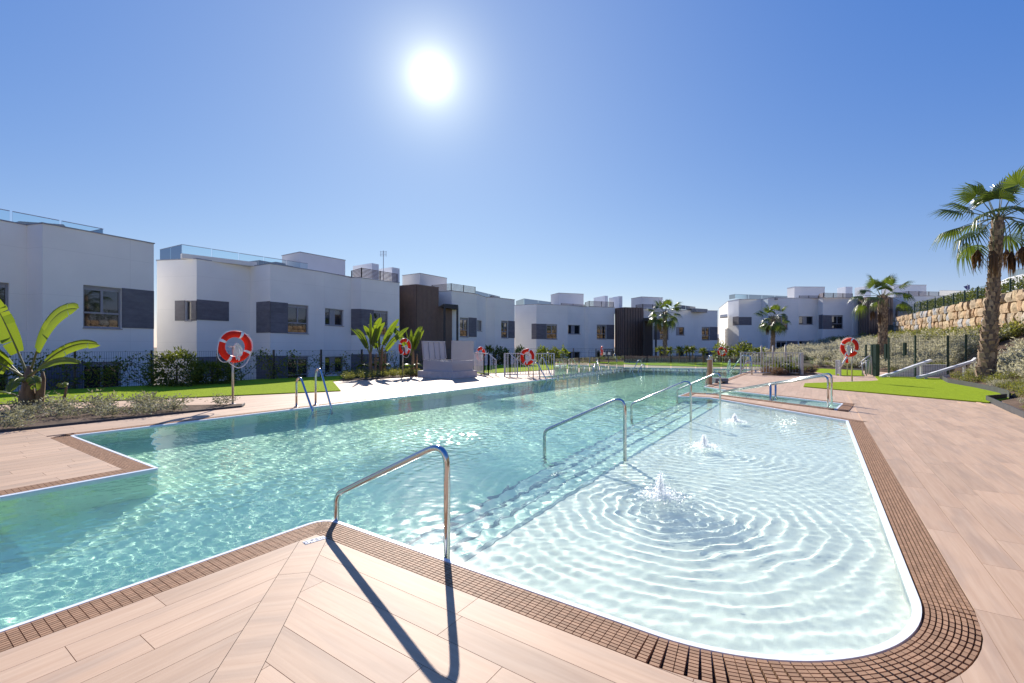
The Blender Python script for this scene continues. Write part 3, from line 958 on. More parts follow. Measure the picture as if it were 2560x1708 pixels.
# high ground behind the wall and on the far right, and under the upper building
mb = MB()
mb.prism([tuple(wall_pt(-1.2)), tuple(wall_pt(1.02)), (42, 60), (90, 120), (140, 60), (60, -20)], -1.8, 3.55)
struct(mb, 'upper_terrace', EARTH)
mb = MB()
mb.prism([(17.6, 37), (36, 49.5), (42, 62), (30, 75), (10, 75), (12, 44), (17.3, 40)], -1.8, .35)
struct(mb, 'garden_terrace', EARTH)

# ------------------------------------------------------------------ buildings
class Facet:
    def __init__(s, P, Q):
        s.P, s.Q = Vector(P), Vector(Q)
        s.L = (s.Q - s.P).length
        s.d = (s.Q - s.P) / s.L
        s.n = Vector((s.d.y, -s.d.x))               # outward: towards the pool
    def hit(s, x, y):
        k = (x - CX) / F
        t = (k * s.P.y - s.P.x) / (s.d.x - k * s.d.y)
        Y = s.P.y + t * s.d.y
        return t, HC + (YH - y) * Y / F
    def pt(s, t, z, o=0.0):
        p = s.P + s.d * t + s.n * o
        return Vector((p.x, p.y, z))
def facet_wall(mb, fc, z0, z1, holes, depth=.16):
    ss = sorted({0.0, fc.L, *[h[0] for h in holes], *[h[1] for h in holes]})
    zs = sorted({z0, z1, *[h[2] for h in holes], *[h[3] for h in holes]})
    for a, b in zip(ss[:-1], ss[1:]):
        for c, d in zip(zs[:-1], zs[1:]):
            m_ = ((a + b) / 2, (c + d) / 2)
            if any(h[0] < m_[0] < h[1] and h[2] < m_[1] < h[3] for h in holes): continue
            mb.add([fc.pt(a, c), fc.pt(b, c), fc.pt(b, d), fc.pt(a, d)], [(0, 1, 2, 3)], [(a, c), (b, c), (b, d), (a, d)])
    for (a, b, c, d) in holes:
        e = -depth
        for q in ([fc.pt(a, c), fc.pt(a, d), fc.pt(a, d, e), fc.pt(a, c, e)], [fc.pt(b, d), fc.pt(b, c), fc.pt(b, c, e), fc.pt(b, d, e)],
                  [fc.pt(b, c), fc.pt(a, c), fc.pt(a, c, e), fc.pt(b, c, e)], [fc.pt(a, d), fc.pt(b, d), fc.pt(b, d, e), fc.pt(a, d, e)]):
            mb.add(q, [(0, 1, 2, 3)], [(0, 0), (.1, 0), (.1, .1), (0, .1)])
def fbox(mb, fc, a, b, c, d, o0, o1):                # box on a facet: s a..b, z c..d, proud from o0 to o1
    v = [fc.pt(s_, z, o) for s_ in (a, b) for z in (c, d) for o in (o0, o1)]
    mb.add(v, [(0, 1, 3, 2), (4, 6, 7, 5), (0, 4, 5, 1), (2, 3, 7, 6), (0, 2, 6, 4), (1, 5, 7, 3)])
def window(parent, fc, a, b, c, d, kind='casement'):
    fr = MB()
    o0, o1, w = -.13, -.07, .055
    fbox(fr, fc, a, b, d - w, d, o0, o1); fbox(fr, fc, a, b, c, c + w, o0, o1)
    fbox(fr, fc, a, a + w, c + w, d - w, o0, o1); fbox(fr, fc, b - w, b, c + w, d - w, o0, o1)
    panes = []
    if kind == 'casement':                           # two lights over two, roller-shutter box on top
        zt, zm, m_ = d - w - .10, c + (d - c) * .36, (a + b) / 2
        fbox(fr, fc, a + w, b - w, zt, d - w, o0, o1 - .015)
        fbox(fr, fc, m_ - .035, m_ + .035, zm, zt, o0, o1); fbox(fr, fc, a + w, b - w, zm - .03, zm + .03, o0 - .004, o1 + .006)
        panes = [(a + w, m_ - .035, zm + .03, zt), (m_ + .035, b - w, zm + .03, zt), (a + w, b - w, c + w, zm - .03)]
    elif kind == 'split':                            # two lights with a solid panel between
        p, q = a + (b - a) * .30, a + (b - a) * .58
        fbox(fr, fc, p, q, c + w, d - w, o0, o1 - .012)
        panes = [(a + w, p, c + w, d - w), (q, b - w, c + w, d - w)]
    elif kind == 'half':
        p = a + (b - a) * .45
        fbox(fr, fc, a + w, p, c + w, d - w, o0, o1 - .012)
        panes = [(p, b - w, c + w, d - w)]
    else:
        panes = [(a + w, b - w, c + w, d - w)]
    f = fr.build('window', FRAME, parent)
    for (p, q, r, t) in panes:
        g_ = MB(); fbox(g_, fc, p, q, r, t, o0 + .01, o0 + .022); g_.build('pane', PANE, f)
    sl = MB(); fbox(sl, fc, a - .02, b + .02, c - .035, c - .002, -.15, .03); sl.build('sill', FRAME, f)
def cladding(parent, fc, a, b, c, d, tiles=True):
    bk = MB(); fbox(bk, fc, a, b, c, d, 0.001, .012)
    p = bk.build('cladding_panel', CLADB if tiles else CLAD, parent)
    if not tiles: return
    nr = max(1, round((d - c) / .5)); nc = max(1, round((b - a) / 1.2))
    for i in range(nr):
        for j in range(nc):
            t = MB()
            fbox(t, fc, a + (b - a) * j / nc + .003, a + (b - a) * (j + 1) / nc - .003, c + (d - c) * i / nr + .003, c + (d - c) * (i + 1) / nr - .003, .012, .024)
            t.build('tile', CLAD, p)
def roofline(pts, zr):                               # survey marks on the parapet -> plan corners at roof height
    return [tuple(gp(x, y, zr))[:2] for x, y in pts]
def glass_rail(parent, pts, z0, z1, step=1.3):
    for a, b in zip(pts[:-1], pts[1:]):
        a, b = Vector(a), Vector(b)
        L = (b - a).length
        n_ = max(1, round(L / step))
        for i in range(n_):
            p, q = a + (b - a) * (i / n_ + .004), a + (b - a) * ((i + 1) / n_ - .004)
            m_ = MB(); m_.beam((p.x, p.y, (z0 + z1) / 2), (q.x, q.y, (z0 + z1) / 2), .016, z1 - z0)
            o = m_.build('glass_panel', GLASS, parent)
            tr = MB(); tr.beam((p.x, p.y, z1 + .012), (q.x, q.y, z1 + .012), .03, .022); tr.build('top_rail', FRAME, o)
def slat_rail(parent, pts, z0, z1, n_=7, m=BROWN):
    pr = MB(); sl = MB()
    for a, b in zip(pts[:-1], pts[1:]):
        a, b = Vector(a), Vector(b)
        L = (b - a).length
        k = max(1, round(L / 1.2))
        for i in range(k + 1):
            p = a + (b - a) * i / k
            pr.box((p.x, p.y, (z0 + z1) / 2), (.05, .05, z1 - z0))
        for i in range(n_):
            z = z0 + (z1 - z0) * (i + .6) / n_
            sl.beam((a.x, a.y, z), (b.x, b.y, z), .03, (z1 - z0) / n_ * .52)
    f = pr.build('roof_screen', BLACK, parent)
    sl.build('slat', m, f)
def block(parent, name, poly, z0, z1, m, cap=True):
    mb = MB(); mb.prism(poly, z0, z1); o = mb.build(name, m, parent)
    if cap:
        c = MB(); c.prism(offs(poly, .025), z1 + .001, z1 + .04, bottom=True); c.build('coping', FRAME, o)
    return o
def offs(poly, d):
    ar = sum(poly[i][0] * poly[(i + 1) % len(poly)][1] - poly[(i + 1) % len(poly)][0] * poly[i][1] for i in range(len(poly)))
    return offset_poly(poly if ar > 0 else poly[::-1], d)
def building(name, label, corners, zr, z0, back, feats, tiles=True):
    """corners: front line in plan, left to right; back: plan vector to the rear; feats: (facet, kind, x0, x1, ytop, ybot[, style])"""
    c0 = corners[0]
    root = empty(name, (c0[0], c0[1], z0), label, 'building')
    fcs = [Facet(a, b) for a, b in zip(corners[:-1], corners[1:])]
    holes = {i: [] for i in range(len(fcs))}
    todo = []
    for ft in feats:
        i, kind, x0, x1, yt, yb = ft[:6]
        fc = fcs[i]
        a, zt = fc.hit(x0, yt); b, _ = fc.hit(x1, yt)
        zb = fc.hit(x0, yb)[1]
        a, b = max(a, 0), min(b, fc.L)
        if kind == 'win':
            a, b = max(a, .06), min(b, fc.L - .06)
            holes[i].append((a, b, zb, zt))
        todo.append((kind, fc, a, b, zb, zt, ft[6] if len(ft) > 6 else 'casement', ft[7] if len(ft) > 7 else None))
        if len(ft) > 7 and ft[7]:                    # the storey below repeats it
            dz = ft[7]
            if kind == 'win': holes[i].append((a, b, zb - dz, zt - dz))
            todo.append((kind, fc, a, b, zb - dz, zt - dz, ft[6], None))
    mb = MB()
    for i, fc in enumerate(fcs): facet_wall(mb, fc, z0, zr, holes[i])
    bk = Vector(back)
    far = [Vector(corners[-1]) + bk, Vector(corners[0]) + bk]
    for a, b in ((Vector(corners[-1]), far[0]), (far[0], far[1]), (far[1], Vector(corners[0]))):
        L = (b - a).length
        mb.add([(a.x, a.y, z0), (b.x, b.y, z0), (b.x, b.y, zr), (a.x, a.y, zr)], [(0, 1, 2, 3)], [(0, z0), (L, z0), (L, zr), (0, zr)])
    mb.build('wall', FACADE, root)
    poly = [tuple(c) for c in corners] + [tuple(f_) for f_ in far]
    rf = MB(); rf.prism(poly, zr - .5, zr - .45, sides=False); rf.build('roof', WHITE, root)
    cp = MB()
    for a, b in zip(poly, poly[1:] + poly[:1]):
        a, b = Vector(a), Vector(b)
        dd = (b - a).normalized(); nn = Vector((dd.y, -dd.x))
        a2, b2 = a - nn * .11 - dd * .03, b - nn * .11 + dd * .03
        cp.beam((a2.x, a2.y, zr + .02), (b2.x, b2.y, zr + .02), .27, .036)
    cp.build('coping', FRAME, root)
    for kind, fc, a, b, zb, zt, st, _ in todo:
        if kind == 'win': window(root, fc, a, b, zb, zt, st)
        else: cladding(root, fc, a, b, zb, zt, tiles)
    return root, fcs
def slat_core(root, pts, z0, z1, back, pitch=.11):   # brown vertical-slat stair core
    poly = [tuple(p) for p in pts] + [(pts[-1][0] + back[0], pts[-1][1] + back[1]), (pts[0][0] + back[0], pts[0][1] + back[1])]
    c = block(root, 'stair_core', poly, z0, z1, DARK, False)
    sl = MB()
    for a, b in zip(pts[:-1], pts[1:]):
        fc = Facet(a, b)
        k = int(fc.L / pitch)
        for i in range(k):
            fbox(sl, fc, fc.L * (i + .12) / k, fc.L * (i + .88) / k, z0, z1 - .02, .001, .045)
        fbox(sl, fc, 0, fc.L, z1 - .02, z1 + .03, -.02, .06)
    tag(sl.build('slat', BROWN, c), kind='stuff')
    return c
ZR = 5.25
uv_back = (-.55 * 9, .35 * 9 + 6)

# house at the left edge
c1 = roofline([(67, 564), (106, 559), (384.5, 610)], ZR)
d0 = Vector(c1[0]) - Vector(c1[1]); 
c1 = [(c1[0][0] - 1.9, c1[0][1] - 5.2), c1[0], c1[1], c1[2]]
b1, f1 = building('apartment_building', 'white two-storey house block cut off by the left edge of the photo', c1, ZR, -1.9, (-8, 4.5), [
    (0, 'win', -60, 23, 700, 800, 'casement', 2.65), (2, 'win', 208, 304, 712, 819, 'casement', 2.65), (2, 'clad', 304.3, 386, 720, 819.5, '', 0),
    (2, 'clad', 112, 207.5, 905, 990, '', 0)])
pA, pB = Vector(c1[2]), Vector(c1[3])
dirf = (pB - pA).normalized(); nb = Vector((-dirf.y, dirf.x))
e1 = gp(258, 572, 5.95)
gl_end = Vector((e1.x, e1.y))
glass_rail(b1, [gl_end - dirf * 9, gl_end, gl_end + nb * 2.5], ZR - .2, 5.93)
mb = MB()
r0 = gl_end + nb * .5
mb.add([(r0.x - dirf.x * 2.7, r0.y - dirf.y * 2.7, 5.2), (r0.x - dirf.x * .3, r0.y - dirf.y * .3, 5.2), (r0.x - dirf.x * 1.0, r0.y - dirf.y * 1.0, 5.93), (r0.x - dirf.x * 2.2, r0.y - dirf.y * 2.2, 5.75)] +
       [(r0.x - dirf.x * 2.7 + nb.x * 2, r0.y - dirf.y * 2.7 + nb.y * 2, 5.2), (r0.x - dirf.x * .3 + nb.x * 2, r0.y - dirf.y * .3 + nb.y * 2, 5.2), (r0.x - dirf.x * 1.0 + nb.x * 2, r0.y - dirf.y * 1.0 + nb.y * 2, 5.93), (r0.x - dirf.x * 2.2 + nb.x * 2, r0.y - dirf.y * 2.2 + nb.y * 2, 5.75)],
       [(0, 1, 2, 3), (7, 6, 5, 4), (1, 5, 6, 2), (2, 6, 7, 3), (3, 7, 4, 0)])
mb.build('skylight_hood', M('grey_sheet', (.35, .33, .32), .5, .2), b1)

# second house: white wing, brown stair core, white wing
c2 = roofline([(392, 652), (491.6, 648), (625.6, 667.5), (675.6, 660), (810.5, 681.5), (877.4, 695), (902.3, 694.8), (998.6, 708.2)], ZR)
b2, f2 = building('apartment_building', 'white zigzag house block with brown slatted stair core behind the first life ring', c2, ZR, -1.9, (-4.0, 9.5), [
    (0, 'clad', 438, 463, 752, 802, '', 0), (0, 'win', 463, 479, 752, 802, 'single', 0), (0, 'clad', 479, 491.6, 752, 802, '', 0),
    (1, 'clad', 491.6, 572, 748.6, 799.5, '', 2.6),
    (2, 'clad', 641.5, 675.6, 755.5, 832.5, '', 2.6), (3, 'clad', 675.6, 719.3, 754, 832.5, '', 2.6), (3, 'win', 719.5, 771, 760, 833, 'casement', 2.6),
    (4, 'win', 810.5, 859, 770, 812.5, 'split', 2.6), (5, 'clad', 878, 902.3, 772.5, 838, '', 2.6),
    (6, 'clad', 902.3, 934, 772.5, 838, '', 2.6), (6, 'win', 934.3, 970, 776, 839, 'casement', 2.6)])
def V2(p): return Vector(p[:2])
B_, C_ = V2(c2[1]), V2(c2[2])
# raised step of the parapet and glass balustrade of the roof terrace
t0, t1 = gp(455, 640, ZR + .02), gp(740, 668, ZR + .02)
glass_rail(b2, [V2(gp(400, 624, 5.95)), V2(gp(455, 611, 5.95)), V2(gp(770, 659, 5.95))], ZR + .02, 5.93)
mb = MB(); mb.beam((*V2(gp(453, 640, ZR + .1)), ZR + .1), (*V2(gp(640, 662, ZR + .1)), ZR + .1), .25, .2); mb.build('parapet_step', FACADE, b2)
def depth_poly(x0, x1, x2, Y0, Y1, Y2, back):        # block from three survey columns at given distances
    p = [V2(at(x0, 0, Y0)), V2(at(x1, 0, Y1)), V2(at(x2, 0, Y2))]
    bk = Vector(back)
    return [tuple(q) for q in p] + [tuple(p[2] + bk), tuple(p[0] + bk)]
def corner_poly(x0, x1, x2, Y1, ang):                 # rectangle with its near corner in column x1, sides along ang and across
    c = V2(at(x1, 0, Y1))
    du = Vector((math.cos(ang), math.sin(ang))); dv = Vector((-math.sin(ang), math.cos(ang)))
    def meet(x, d):
        k = (x - CX) / F
        t = (k * c.y - c.x) / (d.x - k * d.y)
        return c + d * t
    p0, p2 = meet(x0, dv), meet(x2, du)
    return [tuple(p0), tuple(c), tuple(p2), tuple(p0 + p2 - c)]
def zat(y, Y): return HC + (YH - y) * Y / F
block(b2, 'stair_house', corner_poly(705, 750, 863, 27.0, R(56)), ZR - .3, zat(631, 27.0), FACADE)
slat_rail(b2, [V2(at(812, 0, 25.5)), V2(at(878, 0, 27.2))], ZR, zat(680, 25.5), 5)
slat_rail(b2, [V2(at(879, 0, 27.6)), V2(at(904, 0, 26.6)), V2(at(993, 0, 28.8))], ZR + .05, zat(669.5, 26.6), 8)
block(b2, 'chimney', corner_poly(882, 930, 947, 30.5, R(56)), ZR - .3, zat(658, 30.5), WHITE, False)
block(b2, 'chimney', corner_poly(947.5, 980, 999, 32, R(56)), ZR - .3, zat(668, 32), WHITE, False)
an = MB()
ab = at(958.5, 0, 30.5)
an.tube([(ab.x, ab.y, ZR), (ab.x, ab.y, zat(627, 30.5))], .022, 6)
for k in range(4):
    z = zat(640 - 3.6 * k, 30.5)
    an.beam((ab.x - .22, ab.y, z), (ab.x + .22, ab.y, z), .015, .015)
an.beam((ab.x - .18, ab.y, zat(641, 30.5)), (ab.x - .18, ab.y, zat(628, 30.5)), .015, .015)
an.beam((ab.x + .18, ab.y, zat(641, 30.5)), (ab.x + .18, ab.y, zat(628, 30.5)), .015, .015)
an.build('antenna', FRAME, b2)
gh = MB()
hp = [V2(at(x, 0, Y)) for x, Y in ((648, 24.6), (733, 26.5))]
hd = (hp[1] - hp[0]).normalized(); hn = Vector((-hd.y, hd.x))
gh.prism([tuple(hp[0]), tuple(hp[1]), tuple(hp[1] + hn * 1.5), tuple(hp[0] + hn * 1.5)], ZR - .2, zat(658, 25.5))
gh.prism([tuple(hp[0] + hd * 1.0 - hn * .003), tuple(hp[1] - hd * .5 - hn * .003), tuple(hp[1] - hd * .5 + hn * 1.4), tuple(hp[0] + hd * 1.0 + hn * 1.4)], zat(657.9, 25.5), zat(654.5, 25.5))
gh.build('skylight_hood', MATS['grey_sheet'], b2)
core2 = [tuple(gp(x, y, ZR + .05))[:2] for x, y in ((1000, 715.5), (1041.7, 712), (1096, 720))]
slat_core(b2, core2, -1.9, ZR + .05, (-2.5, 6))
c3 = roofline([(1129, 727.5), (1191.5, 736), (1215.5, 744), (1237, 744), (1286.6, 750)], ZR)
c3 = [(c3[0][0] - 1.0, c3[0][1] + .45)] + c3
# the right wing shares the stair core and is part of the same house
def wing(root, corners, zr, z0, back, feats):
    r2, fcs = building('tmp', None, corners, zr, z0, back, feats)
    for ch in list(KIDS[r2]):
        off = Vector(r2.location) - Vector(root.location)
        ch.parent = root; ch.location = Vector(ch.location) + off
        KIDS.setdefault(root, []).append(ch)
    KIDS.pop(r2); bpy.data.objects.remove(r2)
    return fcs
f3 = wing(b2, c3, ZR, -1.9, (-3.5, 9), [
    (1, 'win', 1149.6, 1171, 793.7, 842, 'casement', 0), (1, 'clad', 1171.3, 1191.4, 793.7, 842.2, '', 0),
    (2, 'win', 1192.5, 1205, 800, 827, 'single', 0), (4, 'win', 1253, 1270, 801.6, 845, 'casement', 0), (4, 'clad', 1270.3, 1286.6, 802, 845.2, '', 0)])
def portal(root, pts, z_top, z0, h=.28):             # dark canopy on two posts in front of a recess
    c = MB(); c.prism(pts, z_top - h, z_top, bottom=True); o = c.build('canopy', BLACK, root)
    for p in (pts[0], pts[1]):
        q = Vector(p); cen = sum((Vector(t) for t in pts), Vector((0, 0))) / len(pts)
        q = q + (cen - q) * .08
        m_ = MB(); m_.box((q.x, q.y, (z0 + z_top - h) / 2), (.14, .14, z_top - h - z0)); m_.build('post', BLACK, o)
py = 30.8
portal(b2, [tuple(V2(at(1110, 0, py))), tuple(V2(at(1145, 0, py + .8))), tuple(V2(at(1147, 0, py + 3.0))), tuple(V2(at(1097, 0, py + 2.0)))], zat(759.5, py), -1.9)
mb = MB(); mb.prism([tuple(V2(at(1095.5, 0, 31.0))), tuple(V2(at(1130, 0, 32.0))), tuple(V2(at(1131, 0, 34.0))), tuple(V2(at(1095, 0, 34)))], -1.9, zat(766, 31)); mb.build('entrance_recess', BROWN, b2)
block(b2, 'stair_house', corner_poly(1006, 1050, 1117, 33, R(56)), ZR - .3, zat(684, 33), FACADE)
slat_rail(b2, [V2(at(1080, 0, 33.5)), V2(at(1128, 0, 32.6)), V2(at(1188, 0, 34.5))], ZR + .05, zat(708.5, 32.6), 7)
glass_rail(b2, [V2(at(1189, 0, 35)), V2(at(1250, 0, 39))], ZR, zat(728, 35), 2)
block(b2, 'skylight_hood', depth_poly(1198, 1235, 1254, 38, 37.5, 39.5, (-1, 2)), ZR - .2, zat(739, 37.5), MATS['grey_sheet'], False)

# third house, across the far end of the pool
c4 = roofline([(1287, 764), (1341, 761), (1419, 764), (1461.6, 767.6), (1472, 767), (1536, 769)], ZR)
b3, f4 = building('apartment_building', 'white house block with dark slatted core behind the glass pool fence', c4, ZR, -1.9, (1.5, 9.5), [
    (0, 'clad', 1329, 1341, 809.5, 848, '', 0), (1, 'clad', 1341, 1366.2, 809.5, 848, '', 2.6), (1, 'win', 1366.5, 1393, 810.5, 848, 'casement', 2.6),
    (2, 'win', 1420, 1450.6, 812, 835, 'split', 2.6), (4, 'win', 1492, 1515.5, 811.7, 847.7, 'casement', 2.6), (4, 'clad', 1515.8, 1536, 812, 848, '', 2.6)], False)
slat_core(b3, [tuple(gp(x, y, ZR - .1))[:2] for x, y in ((1537.5, 772), (1561.7, 769), (1608, 770.5))], -1.9, ZR - .1, (1.5, 5), .3)
c5 = roofline([(1609, 772), (1633, 772.5), (1689, 774.5), (1720, 776), (1735, 776.5), (1794, 777.5)], ZR)
f5 = wing(b3, c5, ZR, -1.9, (3.0, 9), [
    (1, 'clad', 1633.5, 1649.5, 814.5, 849.5, '', 0), (1, 'win', 1650, 1671.5, 814.5, 849, 'casement', 2.6),
    (2, 'win', 1689.5, 1711, 817.5, 838, 'half', 2.6), (4, 'win', 1754.5, 1774, 817.4, 850.5, 'casement', 2.6), (4, 'clad', 1774.3, 1794, 817.4, 850.5, '', 2.6)])
pt4 = 42.6
portal(b3, [tuple(V2(at(1608.5, 0, pt4))), tuple(V2(at(1641, 0, pt4))), tuple(V2(at(1641, 0, pt4 + 3))), tuple(V2(at(1608.5, 0, pt4 + 3)))], zat(795, pt4), -1.9)
mb = MB(); mb.prism([tuple(V2(at(1608.5, 0, 43.5))), tuple(V2(at(1632, 0, 43.5))), tuple(V2(at(1632, 0, 47))), tuple(V2(at(1608.5, 0, 47)))], -1.9, zat(797, 43.5)); mb.build('entrance_recess', DARK, b3)
block(b3, 'stair_house', corner_poly(1377, 1397, 1459, 48, R(20)), ZR - .3, zat(733, 48), FACADE)
block(b3, 'stair_house', corner_poly(1578, 1604, 1657, 50, R(20)), ZR - .3, zat(742.5, 50), FACADE)
block(b3, 'chimney', corner_poly(1484, 1512, 1519.6, 50, R(20)), ZR - .3, zat(739.5, 50), WHITE, False)
block(b3, 'chimney', corner_poly(1522, 1548, 1556, 49, R(20)), ZR - .3, zat(740.5, 49), WHITE, False)
glass_rail(b3, [V2(at(1290, 0, 46)), V2(at(1310, 0, 43.5)), V2(at(1378, 0, 47))], ZR, zat(747, 43.5), 2)
slat_rail(b3, [V2(at(1403, 0, 45)), V2(at(1461, 0, 46.5))], ZR, zat(758, 45), 5)
slat_rail(b3, [V2(at(1463, 0, 46.5)), V2(at(1473, 0, 45.0)), V2(at(1533.6, 0, 46.0))], ZR, zat(752.5, 45.0), 6)
slat_rail(b3, [V2(at(1590, 0, 47)), V2(at(1607, 0, 46)), V2(at(1655, 0, 47))], ZR, zat(760, 46), 6)
glass_rail(b3, [V2(at(1687, 0, 47)), V2(at(1738.6, 0, 50))], ZR, zat(761.5, 47), 2)
block(b3, 'solar_collector', depth_poly(1727, 1740, 1769, 49.5, 49, 50, (.5, 2)), ZR - .2, zat(771, 49), MATS['grey_sheet'], False)
block(b3, 'solar_collector', depth_poly(1338, 1350, 1382, 46, 45.5, 47.5, (.5, 2)), ZR - .2, zat(756, 45.5), MATS['grey_sheet'], False)

# fourth house, on higher ground at the right
ZR5 = 6.6
c6 = roofline([(1820, 753.5), (1847, 748.5), (1904, 748.5), (1920, 745.5), (1995, 745.5), (2044, 747), (2057, 744.5), (2134, 745.5)], ZR5)
b4, f6 = building('apartment_building', 'white house block on the higher ground behind the planted slope, at right', c6, ZR5, -1.9, (3.5, 10), [
    (0, 'clad', 1832, 1847, 792.6, 814, '', 0), (1, 'clad', 1847, 1879, 792.6, 813, '', 2.9), (3, 'clad', 1921, 1939.7, 790.6, 824, '', 0),
    (3, 'win', 1940, 1969.7, 790.6, 824, 'casement', 0), (3, 'win', 1941, 1966, 852.6, 878, 'casement', 0), (3, 'clad', 1966.5, 1994, 852.6, 878, '', 0),
    (4, 'win', 1997.5, 2033, 790.6, 811, 'split', 0), (4, 'win', 1998, 2027, 852.6, 876, 'split', 0),
    (5, 'clad', 2047, 2056.8, 788, 823, '', 0), (6, 'clad', 2057, 2079.7, 788, 823, '', 0), (6, 'win', 2080, 2108, 788, 822, 'casement', 0)], False)
q = 49.5
block(b4, 'entrance_wall', depth_poly(2134.3, 2147, 2150, q, q, q + 1, (2, 5)), -1.9, zat(748, q), FACADE, False)
slat_core(b4, [tuple(V2(at(x, 0, Y))) for x, Y in ((2147.5, 49.0), (2170, 47.6), (2232, 48.2))], -1.9, zat(743, 47.6), (3, 5), .3)
c7 = roofline([(2233, 744), (2269, 741.5), (2480, 738)], ZR5)
f7 = wing(b4, [(c7[0][0] - 1.5, c7[0][1] + 3.0), c7[1], c7[2]], ZR5, -1.9, (6, 9), [])
pq = 46.0
portal(b4, [tuple(V2(at(2240, 0, pq))), tuple(V2(at(2281, 0, pq - .6))), tuple(V2(at(2281, 0, pq + 2))), tuple(V2(at(2240, 0, pq + 2)))], zat(767.5, pq), -1.0)
block(b4, 'stair_house', corner_poly(1968, 1986, 2062, 54, R(3)), ZR5 - .3, zat(717.5, 54), FACADE)
block(b4, 'stair_house', corner_poly(2205, 2235, 2316, 54, R(3)), ZR5 - .3, zat(712.5, 54), FACADE)
block(b4, 'chimney', corner_poly(2093, 2114, 2131, 55, R(3)), ZR5 - .3, zat(717, 55), WHITE, False)
block(b4, 'chimney', corner_poly(2137, 2162, 2177, 56, R(3)), ZR5 - .3, zat(716, 56), WHITE, False)
glass_rail(b4, [V2(at(1823, 0, 51)), V2(at(1838, 0, 50)), V2(at(1969, 0, 52))], ZR5, zat(736, 50), 2)
slat_rail(b4, [V2(at(1998, 0, 50)), V2(at(2046, 0, 50))], ZR5, zat(739, 50), 5)
slat_rail(b4, [V2(at(2048, 0, 50)), V2(at(2059, 0, 48.8)), V2(at(2131, 0, 49.5))], ZR5, zat(732, 48.8), 6)
slat_rail(b4, [V2(at(2240, 0, 49.5)), V2(at(2272, 0, 48.3)), V2(at(2347, 0, 48.8))], ZR5, zat(728, 48.3), 6)
glass_rail(b4, [V2(at(2348, 0, 48.5)), V2(at(2480, 0, 49))], ZR5, zat(726.5, 48.5), 2)
block(b4, 'solar_collector', depth_poly(1926, 1940, 1975, 50, 49.5, 50.5, (1, 2)), ZR5 - .2, zat(743, 49.5), MATS['grey_sheet'], False)
mb = MB(); mb.prism([tuple(V2(at(1800, 0, 52))), tuple(V2(at(1819, 0, 50.5))), tuple(V2(at(1819, 0, 53))), tuple(V2(at(1800, 0, 54)))], zat(792, 51), zat(786, 51), bottom=True); mb.build('eave', WHITE, b4)

# low white pavilion far behind, in the gap between the houses
pv = empty('pavilion', tuple(at(1800, 890, 75)), 'low flat-roofed white pavilion far away in the gap between the two houses', 'pavilion')
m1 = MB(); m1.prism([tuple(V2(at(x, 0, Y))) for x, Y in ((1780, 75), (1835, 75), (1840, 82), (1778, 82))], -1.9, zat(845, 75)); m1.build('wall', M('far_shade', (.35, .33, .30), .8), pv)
m1 = MB(); m1.prism([tuple(V2(at(x, 0, Y))) for x, Y in ((1776, 73.5), (1838, 73.5), (1844, 84), (1774, 84))], zat(845, 73.5), zat(836, 73.5), bottom=True); m1.build('roof', WHITE, pv)
# villa at the top of the bank, right edge
vl = empty('villa', tuple(at(2560, 730, 40)), 'white villa wall with glass balustrade above the hedge at the right edge', 'building')
m1 = MB(); vp = [V2(at(2522, 0, 42)), V2(at(2640, 0, 36))]
m1.prism([tuple(vp[0]), tuple(vp[1]), tuple(vp[1] + Vector((8, 5))), tuple(vp[0] + Vector((6, 8)))], 3.5, zat(694, 42)); m1.build('wall', WHITE, vl)
glass_rail(vl, [vp[0] + Vector((.5, .5)), vp[1] + Vector((.5, .5))], zat(694, 42), zat(678, 42), 1.6)

# ------------------------------------------------------------------ stone retaining wall
def rock_mesh(seed):
    rg = random.Random(seed)
    bm = bmesh.new()
    bmesh.ops.create_cube(bm, size=1.0)
    bmesh.ops.subdivide_edges(bm, edges=bm.edges[:], cuts=1, use_grid_fill=True)
    for v in bm.verts:
        edgy = sum(abs(abs(c) - .5) < .01 for c in v.co)
        k = {3: .86, 2: .95, 1: 1.04, 0: 1.0}[edgy]
        v.co = Vector((v.co.x * k + rg.uniform(-.045, .045), v.co.y * (k if edgy > 1 else 1.06) + rg.uniform(-.06, .06), v.co.z * k + rg.uniform(-.045, .045)))
    me = bpy.data.meshes.new('stone'); bm.to_mesh(me); bm.free()
    me.materials.append(STONE)
    return me
ROCKS = [rock_mesh(40 + i) for i in range(9)]
swall = empty('stone_wall', (WALL_A.x, WALL_A.y, 2.0), 'retaining wall of big ochre and grey quarry stones above the planted slope', 'stone wall')
wd = (WALL_B - WALL_A); WLEN = wd.length; wd = wd / WLEN
wrot = math.atan2(wd.y, wd.x)
wn_ = Vector((-wd.y, wd.x))                         # faces the pool
wn_ = wn_ if wn_.x < 0 else -wn_
mb = MB()
pa, pb = wall_pt(-.58) - wn_ * .32, wall_pt(1.0) - wn_ * .32
pc, pd = pb - wn_ * .4, pa - wn_ * .4
mb.add([(p.x, p.y, wall_bot(t) - .3) for p, t in ((pa, -.58), (pb, 1), (pc, 1), (pd, -.58))] + [(p.x, p.y, wall_top(t) - .1) for p, t in ((pa, -.58), (pb, 1), (pc, 1), (pd, -.58))],
       [(0, 1, 5, 4), (1, 2, 6, 5), (2, 3, 7, 6), (3, 0, 4, 7), (4, 5, 6, 7)])
mb.build('backing', M('dark_mortar', (.10, .08, .06), .95, var=.3, scale=3), swall)
rg = random.Random(21)
